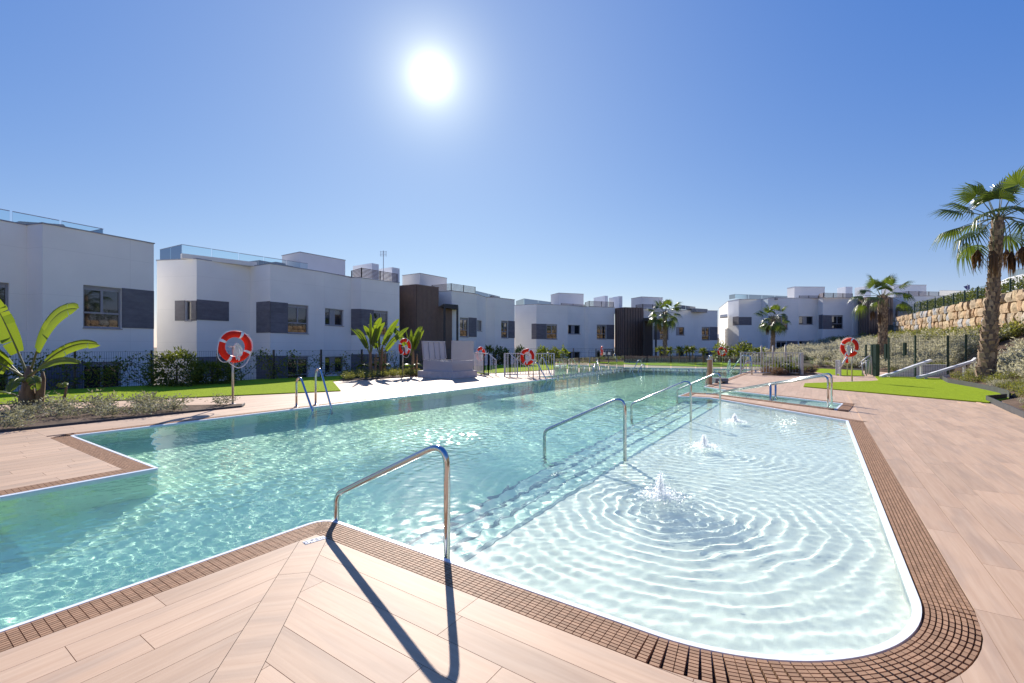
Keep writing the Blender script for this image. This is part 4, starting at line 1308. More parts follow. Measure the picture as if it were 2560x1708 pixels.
for r in range(4):
    s = -.58 * WLEN - rg.uniform(0, .5)
    while s < WLEN:
        w = rg.choice((.42, .55, .62, .7, .85, 1.0)) * (1 - .0 * r)
        t = (s + w / 2) / WLEN
        zb, zt = wall_bot(t) - .12, wall_top(t)
        h = (zt - zb) / 4
        o = bpy.data.objects.new('stone', rg.choice(ROCKS))
        p = wall_pt(t) - wn_ * (.05 - rg.uniform(-.04, .05))
        o.location = Vector((p.x, p.y, zb + h * (r + .5) + rg.uniform(-.03, .03))) - swall.location
        o.rotation_euler = (rg.choice((0, math.pi)) + rg.uniform(-.05, .05), rg.uniform(-.05, .05), wrot + rg.choice((0, math.pi)) + rg.uniform(-.05, .05))
        o.scale = (w * .98, .62, h * rg.uniform(.95, 1.08))
        link(o, swall)
        s += w

# ------------------------------------------------------------------ leaves
def rand_dirs(n, up=0.0, rs=rng):
    d = rs.normal(size=(n, 3)); d[:, 2] += up
    return d / np.linalg.norm(d, axis=1, keepdims=True)
def leaves(P, D, L, Wd, rs=rng, fold=.0):            # rhombic leaves: base P, direction D, length, width -> (verts, quads)
    n = len(P)
    ref = rand_dirs(n, 0, rs)
    sd = np.cross(D, ref); sd /= np.linalg.norm(sd, axis=1, keepdims=True) + 1e-9
    nr = np.cross(D, sd)
    L = np.broadcast_to(np.asarray(L, float), (n,))[:, None]; Wd = np.broadcast_to(np.asarray(Wd, float), (n,))[:, None]
    mid = P + D * L * .45 + nr * L * fold
    v = np.stack([P, mid + sd * Wd * .5, P + D * L, mid - sd * Wd * .5], 1).reshape(-1, 3)
    q = np.arange(4 * n).reshape(-1, 4)
    return v, q
def np_obj(name, v, q, m, parent=None):
    if parent is not None: v = v - np.array(world_loc(parent))
    return link(bpy.data.objects.new(name, np_mesh(name, v, q, m)), parent)
def bush_cloud(n, c, r, rs):                         # points in a lumpy ellipsoid, denser to the surface
    d = rand_dirs(n, 0, rs)
    k = rs.uniform(.45, 1.0, n) ** .6
    lump = 1 + .25 * np.sin(d[:, 0] * 5 + c[0] * 3) * np.cos(d[:, 1] * 4 + c[1]) + .12 * np.sin(d[:, 2] * 9 + c[0])
    return np.array(c) + d * np.array(r) * (k * lump)[:, None], d

# wispy grey tufts: many thin stems with small leaves
def tuft_arrays(n_st, h, spread, rs, leafL=.05, leafW=.016, per=9):
    P, D = [], []
    for i in range(n_st):
        a = rs.uniform(0, 2 * math.pi); lean = rs.uniform(.1, 1.0) * spread
        tip = np.array([math.cos(a) * lean, math.sin(a) * lean, h * rs.uniform(.55, 1.0) * (1 - .35 * lean / max(spread, .01))])
        b = np.array([math.cos(a), math.sin(a), 0]) * rs.uniform(0, .25) * spread
        for t in np.linspace(.25, 1.0, per):
            P.append(b + (tip - b) * t + rs.normal(0, .012, 3))
            d = (tip - b) / (np.linalg.norm(tip - b) + 1e-6) * .8 + rs.normal(0, .8, 3)
            D.append(d / np.linalg.norm(d))
    P, D = np.array(P), np.array(D)
    return leaves(P, D, leafL * rs.uniform(.6, 1.3, len(P)), leafW * rs.uniform(.7, 1.3, len(P)), rs)
TUFTS = []
for k in range(5):
    rs = np.random.RandomState(60 + k)
    TUFTS.append(tuft_arrays(46, .30, .30, rs, .05, .018, 8))
GREYG = leafmat('grey_green_leaf', (0.35, 0.345, 0.25), (0.17, 0.17, 0.11), 0.35, 0.7)
GREYG.node_tree.nodes['Vector Math'].inputs[1].default_value = (1.2, 1.15, 0.85)
TUFT_ME = [np_mesh('shrub', v, q, GREYG) for v, q in TUFTS]
# low grey shrubs in the near bed: one object each
rg = random.Random(5)
spots = []
tries = 0
while len(spots) < 24 and tries < 4000:
    tries += 1
    u, v = rg.uniform(-.4, 4.75), rg.uniform(-14.0, -10.3)
    x, y = W(u, v)
    if not in_poly(BED1, x, y): continue
    if x < -1.32 * y: continue
    if any((x - a) ** 2 + (y - b) ** 2 < .40 ** 2 for a, b in spots): continue
    spots.append((x, y))
spots.sort(key=lambda p: p[0] / p[1])
ORD = ('first second third fourth fifth sixth seventh eighth ninth tenth eleventh twelfth thirteenth fourteenth fifteenth sixteenth seventeenth eighteenth nineteenth twentieth '
       'twenty-first twenty-second twenty-third twenty-fourth twenty-fifth').split()
for i, (x, y) in enumerate(spots):
    o = bpy.data.objects.new('shrub', TUFT_ME[i % 5]); COL.objects.link(o)
    o.location = (x, y, .03); o.rotation_euler = (0, 0, rg.uniform(0, 6.28)); s = rg.uniform(1.15, 1.6); o.scale = (s, s, s * rg.uniform(.55, .85))
    tag(o, 'low wispy grey-green shrub in the near left bed, %s from the left edge' % ORD[i], 'shrub', 'grey-green shrubs in the near bed')

def scatter(name, variants, pts, m, smin, smax, seed, kind='stuff', zs=1.0, parent=None):
    rs = np.random.RandomState(seed)
    V, Q, off = [], [], 0
    for p in pts:
        v, q = variants[rs.randint(len(variants))]
        a = rs.uniform(0, 6.28); s = rs.uniform(smin, smax)
        c, n_ = math.cos(a) * s, math.sin(a) * s
        vv = np.stack([v[:, 0] * c - v[:, 1] * n_, v[:, 0] * n_ + v[:, 1] * c, v[:, 2] * s * zs], 1) + np.array(p)
        V.append(vv); Q.append(q + off); off += len(v)
    o = np_obj(name, np.concatenate(V), np.concatenate(Q), m, parent)
    if kind: tag(o, kind=kind)
    return o
def slope_samples(n, seed, t0, t1, i0=0, i1=None, keep=None):
    rg = random.Random(seed); out = []
    i1 = len(SL_B) - 1 if i1 is None else i1
    segL = [(Vector(SL_T[i]) - Vector(SL_T[i + 1])).length + (Vector(SL_B[i]) - Vector(SL_B[i + 1])).length for i in range(i0, i1)]
    while len(out) < n:
        i = rg.choices(range(i0, i1), segL)[0]
        p = slope_pt(i, rg.random(), rg.uniform(t0, t1))
        if keep and not keep(p): continue
        if 15.5 < p.x < 21.5 and 16.4 < p.y < 21.0: continue
        if p.y < 2.5 or p.x > 1.7 * p.y: continue
        out.append(tuple(p))
    return out
BIGT = []
for k in range(4):
    rs = np.random.RandomState(160 + k)
    BIGT.append(tuft_arrays(38, .62, .5, rs, .12, .04, 7))
# silver cover on the upper slope, greener near the wall, thin tufts on bare soil below
scatter('silver_ground_cover', BIGT, slope_samples(480, 1, .18, .86, 7), SILVER, .7, 1.25, 3)
scatter('silver_ground_cover', BIGT, slope_samples(330, 2, .20, .86, 1, 8), SILVER, .6, 1.15, 4)
scatter('olive_ground_cover', BIGT, slope_samples(170, 6, .72, .97), OLIVE, .8, 1.3, 5)
scatter('olive_ground_cover', TUFTS, slope_samples(230, 9, .03, .30), OLIVE, .6, 1.2, 6)
scatter('dry_ground_cover', TUFTS, slope_samples(110, 10, .04, .34), SILVER, .5, 1.1, 7)
scatter('silver_ground_cover', BIGT, slope_samples(170, 14, .03, .5, 10), SILVER, .7, 1.2, 8)
# shrub strip round the second banana group
def bed_pts(B, n, seed, z=.03):
    rg = random.Random(seed); xs = [p[0] for p in B]; ys = [p[1] for p in B]; out = []
    while len(out) < n:
        x, y = rg.uniform(min(xs), max(xs)), rg.uniform(min(ys), max(ys))
        if in_poly(B, x, y): out.append((x, y, z))
    return out
scatter('olive_ground_cover', TUFTS, bed_pts(BED2, 60, 3), OLIVE, .8, 1.3, 9)
scatter('reddish_ground_cover', TUFTS, bed_pts(BED3, 34, 4), REDSH, .9, 1.3, 10)

# ------------------------------------------------------------------ hedges
def hedge(name, pts, z0s, z1s, w, n, m, label, seed, leafL=.10, cat='hedge'):
    rs = np.random.RandomState(seed)
    root = empty(name, (pts[0][0], pts[0][1], z0s[0]), label, cat)
    seg = [(Vector(pts[i + 1]) - Vector(pts[i])).length for i in range(len(pts) - 1)]
    tot = sum(seg)
    P = np.zeros((n, 3)); D = np.zeros((n, 3))
    for k in range(n):
        s = rs.uniform(0, tot); i = 0
        while i < len(seg) - 1 and s > seg[i]: s -= seg[i]; i += 1
        f = s / seg[i]
        a, b = Vector(pts[i]), Vector(pts[i + 1])
        d = (b - a).normalized(); nn = Vector((-d.y, d.x))
        o = rs.uniform(-1, 1); o = math.copysign(abs(o) ** .5, o) * w / 2
        z0, z1 = z0s[i] * (1 - f) + z0s[i + 1] * f, z1s[i] * (1 - f) + z1s[i + 1] * f
        zz = z0 + (z1 - z0) * rs.uniform(0, 1) ** .7 + rs.normal(0, .05)
        lump = .13 * math.sin(s * 2.1 + zz * 3) * w
        p = a.lerp(b, f) + nn * (o + lump)
        P[k] = (p.x, p.y, zz)
        D[k] = (nn.x * o * 1.2, nn.y * o * 1.2, .35)
    D = D + rs.normal(0, .6, D.shape); D /= np.linalg.norm(D, axis=1, keepdims=True)
    v, q = leaves(P, D, leafL * rs.uniform(.6, 1.4, n), leafL * .55, rs)
    np_obj('foliage', v, q, m, root)
    st = MB()
    k = max(2, int(tot / .6))
    for j in range(k):
        s = tot * (j + .5) / k; i = 0
        while i < len(seg) - 1 and s > seg[i]: s -= seg[i]; i += 1
        f = s / seg[i]; a = Vector(pts[i]).lerp(Vector(pts[i + 1]), f)
        z0, z1 = z0s[i] * (1 - f) + z0s[i + 1] * f, z1s[i] * (1 - f) + z1s[i + 1] * f
        st.tube([(a.x, a.y, z0 - .05), (a.x + .05, a.y, z0 + (z1 - z0) * .5), (a.x, a.y + .05, z0 + (z1 - z0) * .85)], .03, 5)
    tag(st.build('stems', TWIG, root), kind='stuff')
    return root
hp_ = [wall_pt(t) - wn_ * .95 for t in (-.6, .0, .1, .3, .55, .86)]
hedge('hedge', [tuple(p) for p in hp_], [3.4, 3.6, 3.6, 3.7, 3.8, 3.9], [5.1, 4.65, 4.62, 4.75, 4.95, 5.25],   .7, 14000, HEDGEL,
      'long clipped green hedge on top of the stone wall behind the fence', 31, .12)
# green fence in front of that hedge
def mesh_fence(name, label, pts, z0s, z1s, post_step, m_post, wire_v=.05, wire_h=.2, wt=.005, posts_w=.06):
    root = empty(name, (pts[0][0], pts[0][1], z0s[0]), label, 'fence')
    for i in range(len(pts) - 1):
        a, b = Vector(pts[i]), Vector(pts[i + 1])
        L = (b - a).length
        k = max(1, round(L / post_step))
        for j in range(k + (1 if i == len(pts) - 2 else 0)):
            f = j / k; p = a.lerp(b, f)
            zl, zh = z0s[i] * (1 - f) + z0s[i + 1] * f, z1s[i] * (1 - f) + z1s[i + 1] * f
            q = MB(); q.box((p.x, p.y, (zl + zh) / 2 + .02), (posts_w, posts_w, zh - zl + .04), rz=math.atan2((b - a).y, (b - a).x)); q.build('post', m_post, root)
        for j in range(k):
            w_ = MB()
            f0, f1 = j / k, (j + 1) / k
            p, q = a.lerp(b, f0), a.lerp(b, f1)
            la, lb = z0s[i] * (1 - f0) + z0s[i + 1] * f0, z0s[i] * (1 - f1) + z0s[i + 1] * f1
            ha, hb = z1s[i] * (1 - f0) + z1s[i + 1] * f0, z1s[i] * (1 - f1) + z1s[i + 1] * f1
            nv = int((q - p).length / wire_v)
            for t in range(1, nv):
                g_ = t / nv; c = p.lerp(q, g_)
                w_.beam((c.x, c.y, la + (lb - la) * g_), (c.x, c.y, ha + (hb - ha) * g_), wt, wt, up=(1, 0, 0))
            nh = max(2, int((ha - la) / wire_h))
            for t in range(nh + 1):
                g_ = t / nh
                w_.beam((p.x, p.y, la + (ha - la) * g_), (q.x, q.y, lb + (hb - lb) * g_), wt * 1.4, wt * 1.4)
            tag(w_.build('wire_panel', m_post, root), kind='stuff')
    return root
wf = [wall_pt(t) - wn_ * .42 for t in (-.28, .1, .9)]
mesh_fence('mesh_fence', 'dark green mesh fence along the top of the stone wall', [tuple(p) for p in wf], [3.6, 3.75, 4.1], [4.75, 4.62, 5.2], 2.4, GREENM, .2, .3, .008)
# long fence behind the left lawn with climbing plants, going on behind the pool
FL = [(-17.5, 10.0), (-14.75, 12.7), (-12.0, 15.15), (-9.4, 17.95), (-6.9, 20.9), (-4.3, 25.0)]
mesh_fence('mesh_fence', 'dark mesh fence grown with climbers behind the left lawn', FL, [-.1] * 6, [1.14] * 6, 2.45, BLACK, .055, .2, .0045)
FB = [(-3.9, 25.6), (-3.2, 30.2), (2.5, 35.3), (9.5, 36.8), (14.5, 37.2), (17.0, 37.0)]
mesh_fence('mesh_fence', 'dark mesh fence in front of the far white house behind the pool', FB, [-.1] * 6, [1.15] * 6, 2.4, BLACK, .11, .3, .007)

# climbing plants on the fence: stems on the wires, leaves in patches
def climber(x, y, dx, dy, w, h, n, seed, label, dens=1.0):
    rs = np.random.RandomState(seed)
    root = empty('climbing_plant', (x, y, 0), label, 'climber', 'climbers on the left fence')
    st = MB(); P = []
    for k in range(5):
        p = np.array([x + dx * rs.uniform(-.1, .1) * w, y + dy * rs.uniform(-.1, .1) * w, 0.0]); pts = [tuple(p)]
        ang = rs.uniform(-1.1, 1.1)
        for j in range(9):
            ang += rs.normal(0, .45)
            step = h / 8.0
            p = p + np.array([dx * math.sin(ang), dy * math.sin(ang), abs(math.cos(ang)) + .15]) * step * np.array([w / h * 1.2, w / h * 1.2, 1])
            if p[2] > h: p[2] = h - rs.uniform(0, .1)
            pts.append(tuple(p))
            for _ in range(int(n / 45)): P.append(p + rs.normal(0, .10, 3) * np.array([1, 1, 1.1]))
        st.tube(pts, .008, 5)
    st.build('stem', TWIG, root)
    P = np.array(P)
    D = rand_dirs(len(P), -.3, rs)
    v, q = leaves(P, D, .085 * rs.uniform(.6, 1.4, len(P)), .06, rs)
    np_obj('foliage', v, q, VINE, root)
fence_line = [Vector(p) for p in FL]
def along(s):
    i = 0
    while i < len(fence_line) - 2 and s > (fence_line[i + 1] - fence_line[i]).length:
        s -= (fence_line[i + 1] - fence_line[i]).length; i += 1
    d = (fence_line[i + 1] - fence_line[i]).normalized()
    return fence_line[i] + d * s, d
ss = [1.6, 2.9, 4.0, 5.2, 6.3, 7.5, 10.2, 11.3, 12.2, 13.3, 14.4, 15.4, 16.5, 17.6, 18.6]
where = ['behind the banana plant at the left edge', 'just right of the banana trunk', 'under the big window of the leftmost house', 'in front of the lower window of the leftmost house',
         'at the corner of the leftmost house', 'filling the gap between the two left houses', 'left of the first life ring', 'right behind the first life ring',
         'between the first life ring and the near pool ladder', 'behind the near pool ladder', 'behind the right arm of the near ladder', 'left of the second banana group',
         'behind the second banana group', 'behind the second life ring', 'at the brown slatted core']
for i, s in enumerate(ss):
    p, d = along(s)
    climber(p.x, p.y, d.x, d.y, .95, rg.uniform(.85, 1.12), (520, 420, 620, 520, 420, 260, 210, 330, 330, 210, 210, 160, 180, 200, 200)[i], 300 + i, 'leafy climber on the dark fence ' + where[i])
# dense dark shrub in front of the gap
for i, (px, w, h, lab) in enumerate(((430, .85, 1.2, 'dense dark green bush by the fence left of the first life ring'), (520, .8, .8, 'low dark bush on the fence just left of the first life ring pole'))):
    c = gp(px, 968 if i == 0 else 962)
    rs = np.random.RandomState(77 + i)
    root = empty('bush', c, lab, 'bush')
    P, D = bush_cloud(2600, (c.x, c.y + .2, h * .45), (w, .5, h * .52), rs)
    v, q = leaves(P, (D + rs.normal(0, .6, D.shape)) / 1.3, .10 * rs.uniform(.5, 1.3, len(P)), .05, rs)
    np_obj('foliage', v, q, HEDGEL, root)
    st = MB(); st.tube([(c.x, c.y + .2, 0), (c.x, c.y + .2, h * .6)], .03, 6); st.build('stem', TWIG, root)
# planting along the far fence and house
for i, (px, w, h, Y, m, lab) in enumerate(((1247, .5, 1.15, 33, HEDGEL, 'dark bush left of the white railing in front of the far house'), (1263, .45, 1.0, 33.5, VINE, 'second dark bush behind the left end of the white railing'),
        (1300, .6, 1.15, 32.5, VINE, 'green bush behind the life ring on the white railing'), (1355, .55, 1.25, 33.5, VINE, 'green bush right of the life ring on the railing'),
        (1385, .6, 1.2, 33.5, HEDGEL, 'dark green bush behind the right end of the railing'), (1408, .5, 1.2, 34.5, VINE, 'pale green bush at the left house corner behind the glass fence'))):
    c = at(px, 0, Y); c.z = 0
    rs = np.random.RandomState(87 + i)
    root = empty('bush', c, lab, 'bush')
    P, D = bush_cloud(700, (c.x, c.y, h * .48), (w * .7, .5, h * .55), rs)
    v, q = leaves(P, (D + rs.normal(0, .6, D.shape)) / 1.3, .16 * rs.uniform(.5, 1.3, len(P)), .08, rs)
    np_obj('foliage', v, q, m, root)
    st = MB(); st.tube([(c.x, c.y, -.05), (c.x, c.y, h * .6)], .03, 5); st.build('stem', TWIG, root)
# small upright palms in front of the far house's right wing
for i, (px, yt) in enumerate(((1650, 866), (1675, 868), (1698, 866), (1716, 866), (1731, 866), (1757, 870), (1223, 864))):
    c = at(px, 0, 36.0 if i < 6 else 31); c.z = 0
    h = HC + (YH - yt) * c.y / F
    rs = np.random.RandomState(95 + i)
    root = empty('yucca', c, 'small upright yucca, %s' % ('leftmost of the row on the far fence', 'second from left in the row on the far fence', 'third from left on the far fence, left of centre', 'fourth from left, narrow crown, on the far fence',
                 'fifth from left, bushy crown, on the far fence', 'rightmost of the row on the far fence', 'with dark head, behind the third life ring')[i], 'yucca', 'yuccas along the far fence')
    n_ = 80
    D = rand_dirs(n_, .5, rs); P = np.array([c.x, c.y, h - .3]) + D * .05
    v, q = leaves(P, D, .38 * rs.uniform(.7, 1.2, n_), .07, rs)
    np_obj('crown', v, q, HEDGEL, root)
    st = MB(); st.tube([(c.x, c.y, 0), (c.x + .02, c.y, h - .28)], .045, 6); st.build('trunk', TWIG, root)
# leafy hedge bushes in front of the right house
for i, px in enumerate((1797, 1812, 1836, 1851, 1866, 1884, 1902)):
    c = at(px, 0, 37.4 + .3 * (i % 2)); c.z = 0
    h = HC + (YH - (858, 862, 868, 859, 861, 872, 872)[i]) * c.y / F
    rs = np.random.RandomState(120 + i)
    root = empty('bush', c, 'upright laurel bush in front of the right house, %s in the row from the left' % ('first', 'second', 'third', 'fourth', 'fifth', 'sixth', 'seventh')[i], 'bush', 'laurel bushes by the right house')
    P, D = bush_cloud(520, (c.x, c.y, h * .5), (.36, .36, h * .55), rs)
    v, q = leaves(P, (D + rs.normal(0, .6, D.shape)) / 1.3, .17 * rs.uniform(.5, 1.3, len(P)), .08, rs)
    np_obj('foliage', v, q, (VINE, HEDGEL)[i % 2], root)
    st = MB(); st.tube([(c.x, c.y, -.05), (c.x, c.y, h * .6)], .03, 5); st.build('stem', TWIG, root)

# ------------------------------------------------------------------ palms
def fan_frond(pet, fan, droop, seed, dead=False):
    """stalk along +X, arching; fan of folded leaflets at its end. returns two MBs in the frond's own frame"""
    rg = random.Random(seed)
    stalk, fanm = MB(), MB()
    pts = []
    for k in range(7):
        t = k / 6
        pts.append((pet * t, 0, -droop * .25 * pet * t * t))
    stalk.tube(pts, [.022 - .012 * k / 6 for k in range(7)], 5)
    hub = Vector(pts[-1]); slope_a = -droop * .5
    N = 26
    for k in range(N):
        a = math.radians(-112 + 224 * k / (N - 1))
        L = fan * (1 - .18 * abs(a) / 2) * rg.uniform(.9, 1.06)
        wv = fan * .047
        d = Vector((math.cos(a), math.sin(a), 0)); s_ = Vector((-math.sin(a), math.cos(a), 0))
        pr = []
        for j, t in enumerate((0.03, .3, .6, .82, 1.0)):
            z = slope_a * L * t * math.cos(a) * .6 - (droop + .25) * .5 * L * max(0, t - .35) ** 2 * 1.6 - .10 * L * abs(math.sin(a)) * t
            if t > .6: z -= rg.uniform(.1, .5) * L * (t - .6) * (1 + droop)
            p = hub + d * L * t * (1 - .12 * max(0, t - .6)) + Vector((0, 0, z))
            wd_ = wv * (t * 1.9 if t < .4 else (1.0 if t < .62 else (1 - t) * 2.2)) * .85
            pr.append((p, max(wd_, .003)))
        vs = []
        for p, w in pr: vs += [p - s_ * w + Vector((0, 0, -.25 * w)), p + Vector((0, 0, .15 * w)), p + s_ * w + Vector((0, 0, -.25 * w))]
        fs = []
        for j in range(4):
            b = j * 3
            fs += [(b, b + 1, b + 4, b + 3), (b + 1, b + 2, b + 5, b + 4)]
        fanm.add(vs, fs)
    return stalk, fanm
FR = []
for k, dr in enumerate((.15, .45, .85, 1.25)):
    st, fn = fan_frond(1.10, .80, dr, 400 + k)
    FR.append((st.mesh('stalk', PETI), fn.mesh('frond', PALML)))
def dead_frond_mesh(seed):
    rg = random.Random(seed)
    st, fn = MB(), MB()
    st.tube([(0, 0, 0), (.20, 0, .04), (.38, 0, -.12), (.47, 0, -.5), (.50, 0, -1.05)], [.02, .018, .015, .013, .012], 5)
    for k in range(34):
        a = rg.uniform(0, 6.28); r = rg.uniform(.05, .17); L = rg.uniform(.5, .95)
        top = Vector((.5, 0, -1.02)); b1 = top + Vector((math.cos(a) * r, math.sin(a) * r, -.25)); b2 = top + Vector((math.cos(a) * r * rg.uniform(.6, 1.4), math.sin(a) * r, -L * .7)); b3 = top + Vector((math.cos(a) * r * .9, math.sin(a) * r, -L))
        s_ = Vector((-math.sin(a), math.cos(a), 0)) * .022
        fn.add([top - s_ * .3, top + s_ * .3, b1 + s_, b1 - s_, b2 + s_ * .8, b2 - s_ * .8, b3], [(0, 1, 2, 3), (3, 2, 4, 5), (5, 4, 6)])
    return st.mesh('stalk', PETI), fn.mesh('dead_frond', DEADL)
DF = [dead_frond_mesh(500 + k) for k in range(3)]
def palm(base, top, r0, r1, n_fr, scale, seed, label, dead, el_lo=-25, boots=True):
    rg = random.Random(seed)
    root = empty('palm_tree', base, label, 'palm tree')
    H = top.z - base.z
    n_ = 22
    cen = []
    for k in range(n_ + 1):
        t = k / n_
        cen.append(base.lerp(top, t) + Vector((math.sin(t * 2.6) * .05 * H * .12, 0, 0)))
    def rad(t): return r1 + (r0 - r1) * (1 - t) ** 1.6 + .04 * r0 * math.sin(t * 9)
    tr = MB(); tr.tube([tuple(c - Vector((0, 0, .15 if i == 0 else 0))) for i, c in enumerate(cen)], [rad(k / n_) for k in range(n_ + 1)], 14)
    trunk = tr.build('trunk', BARKP, root, smooth=True)
    bt = MB()                                         # stubs of cut leaf bases, spiralling up the trunk
    row, nper = int(H / (.115 + .035 * H / 5)), 9
    for i in range(row):
        t = (i + .3) / row
        c = base.lerp(top, t) + Vector((math.sin(t * 2.6) * .05 * H * .12, 0, 0)); r = rad(t)
        for j in range(nper):
            a = 2 * math.pi * (j + .5 * (i % 2) + rg.uniform(-.15, .15)) / nper
            d = Vector((math.cos(a), math.sin(a), 0)); s_ = Vector((-math.sin(a), math.cos(a), 0))
            w = r * .34 * rg.uniform(.6, 1.25); hh = H / row * rg.uniform(.9, 1.9); out = r * rg.uniform(.08, .34); d = (d + s_ * rg.uniform(-.25, .25)).normalized()
            p = c + d * r * .93
            bt.add([p - s_ * w, p + s_ * w, p + s_ * w * .7 + d * out + Vector((0, 0, hh * .75)), p - s_ * w * .7 + d * out + Vector((0, 0, hh * .75)), p + Vector((0, 0, hh * .8)) - d * r * .1],
                   [(0, 1, 2, 3), (3, 2, 4), (0, 3, 4), (1, 4, 2)])
    tag(bt.build('leaf_base', BARKB, root), kind='stuff')
    # fibrous boot under the crown
    hd = MB(); tt = top - root.location
    hd.lathe([(r1 * 1.02, -.35 * scale), (r1 * 1.08, -.08), (r1 * .75, .06 * scale), (r1 * .3, .16 * scale), (.02, .2 * scale)], tt, 12)
    hd.build_local('crown_base', BARKP, root, smooth=True)
    for k in range(n_fr):
        t = k / (n_fr - 1)
        el = R(82 - (82 - el_lo) * t ** .85 + rg.uniform(-6, 6)); az = k * 2.39996 + rg.uniform(-.25, .25)
        var = 0 if el > R(50) else (1 if el > R(20) else (2 if el > R(-5) else 3))
        st, fn = FR[var]
        f = bpy.data.objects.new('frond', fn); link(f, root)
        f.location = tt + Vector((math.cos(az) * r1 * .5, math.sin(az) * r1 * .5, .04 * scale))
        f.rotation_euler = (rg.uniform(-.35, .35), -el, az); s = scale * rg.uniform(.85, 1.08) * (.95 if el > R(55) else 1); f.scale = (s, s, s)
        link(bpy.data.objects.new('stalk', st), f)
    for k in range(dead):
        st, fn = DF[k % 3]
        az = (math.pi, math.pi + .5, -.2, .35, 0.0, 2.2)[k % 6] + rg.uniform(-.15, .15)
        f = bpy.data.objects.new('dead_frond', fn); link(f, root)
        f.location = tt + Vector((math.cos(az) * r1 * .7, math.sin(az) * r1 * .7, -.02)); f.rotation_euler = (0, 0, az); s = scale * rg.uniform(.9, 1.1); f.scale = (s * rg.uniform(.8, 1.2), s, s)
        link(bpy.data.objects.new('stalk', st), f)
    return root
palm(at(2464, 947, 15.0), at(2494, 548, 15.0), .225, .135, 20, .96, 1, 'tall palm with hanging dead fronds at the right edge of the lawn', 5)
palm(at(2207, 918, 26.0), at(2206, 742, 26.0), .24, .20, 15, .80, 2, 'middle-sized palm with thick trunk in front of the brown core at right', 2, -12)
palm(at(1931, 900, 39.0), at(1933, 796, 39.0), .19, .15, 24, .80, 3, 'small palm in front of the right white house', 1, -45)
palm(at(1662, 904, 38.5), at(1662, 782, 38.5), .19, .15, 24, .80, 4, 'slim palm in front of the far house with slatted core', 2, -40)
# two cycads in the round bed by the right railing
for i, (px, py) in enumerate(((1950, 936), (1973, 937))):
    c = gp(px, py); rs = np.random.RandomState(30 + i)
    root = empty('cycad', c, ('small dark cycad behind the right railing, left one of two', 'small dark cycad behind the right railing, right one of two')[i], 'cycad', 'cycads in the round bed')
    P, D = [], []
    for k in range(22):
        a = k * 2.4; el = rs.uniform(.3, 1.3)
        d = np.array([math.cos(a) * math.cos(el), math.sin(a) * math.cos(el), math.sin(el)])
        sd = np.array([-math.sin(a), math.cos(a), 0])
        for t in np.linspace(.15, 1, 14):
            p = np.array([c.x, c.y, .25]) + d * t * .6 - np.array([0, 0, .25 * t * t])
            for s_ in (-1, 1): P.append(p); D.append(sd * s_ + d * .5)
    P, D = np.array(P), np.array(D); D /= np.linalg.norm(D, axis=1, keepdims=True)
    v, q = leaves(P, D, .15, .03, rs); np_obj('frond', v, q, HEDGEL, root)
    t_ = MB(); t_.lathe([(.09, 0), (.11, .12), (.08, .28)], c, 8); t_.build('trunk', BARKP, root)

# ------------------------------------------------------------------ banana plants
def banana_leaf(base, d0, L, wid, bend, seed, tear=.25, twist=0.0):
    """blade on an arching midrib; base point, start direction, length"""
    rg = random.Random(seed)
    b, d = Vector(base), Vector(d0).normalized()
    st, bl = MB(), MB()
    pts = [b.copy()]; dirs = [d.copy()]
    K = 22
    for k in range(K):
        d = (d + Vector((0, 0, -bend / K * (0.4 + 1.6 * k / K)))).normalized()
        b = b + d * (L / K); pts.append(b.copy()); dirs.append(d.copy())
    pet = 5
    st.tube(pts, [max(.004, .022 * (1 - k / (K + 1))) for k in range(K + 1)], 6)
    hor = Vector((d0[0], d0[1], 0)); hor = hor.normalized() if hor.length > .01 else Vector((1, 0, 0))
    sd0 = Vector((-hor.y, hor.x, 0))
    for side in (-1, 1):
        row = []
        for k in range(pet, K + 1):
            t = (k - pet) / (K - pet)
            w = wid * (math.sin(math.pi * min(1, t * .90 + .10)) ** .45) * (1 - .15 * t)
            if t >= 1: w = .004
            dr = dirs[k]
            sd = (sd0 * math.cos(twist) + dr.cross(sd0) * math.sin(twist)).normalized() * side
            upn = sd.cross(dr).normalized() * side
            upn = upn if upn.z > 0 else -upn
            row.append((pts[k], pts[k] + sd * w * .55 + upn * w * .22, pts[k] + sd * w - upn * w * .05 + Vector((0, 0, -.10 * w)), dr))
        k0 = 0
        while k0 < len(row) - 1:                      # strips between tears
            k1 = k0 + 1
            while k1 < len(row) - 1 and rg.random() > tear: k1 += 1
            ch = Vector((0, 0, -rg.uniform(0, .12) * wid)) + row[k0][3] * rg.uniform(-.03, .05)
            vs, fs = [], []
            for j in range(k0, k1 + 1):
                a, m_, o, _ = row[j]
                vs += [a, m_ + ch * .4, o + ch]
            for j in range(k1 - k0):
                q = j * 3
                f1, f2 = (q, q + 1, q + 4, q + 3), (q + 1, q + 2, q + 5, q + 4)
                fs += [f1, f2] if side > 0 else [f1[::-1], f2[::-1]]
            bl.add(vs, fs)
            k0 = k1
    return st, bl
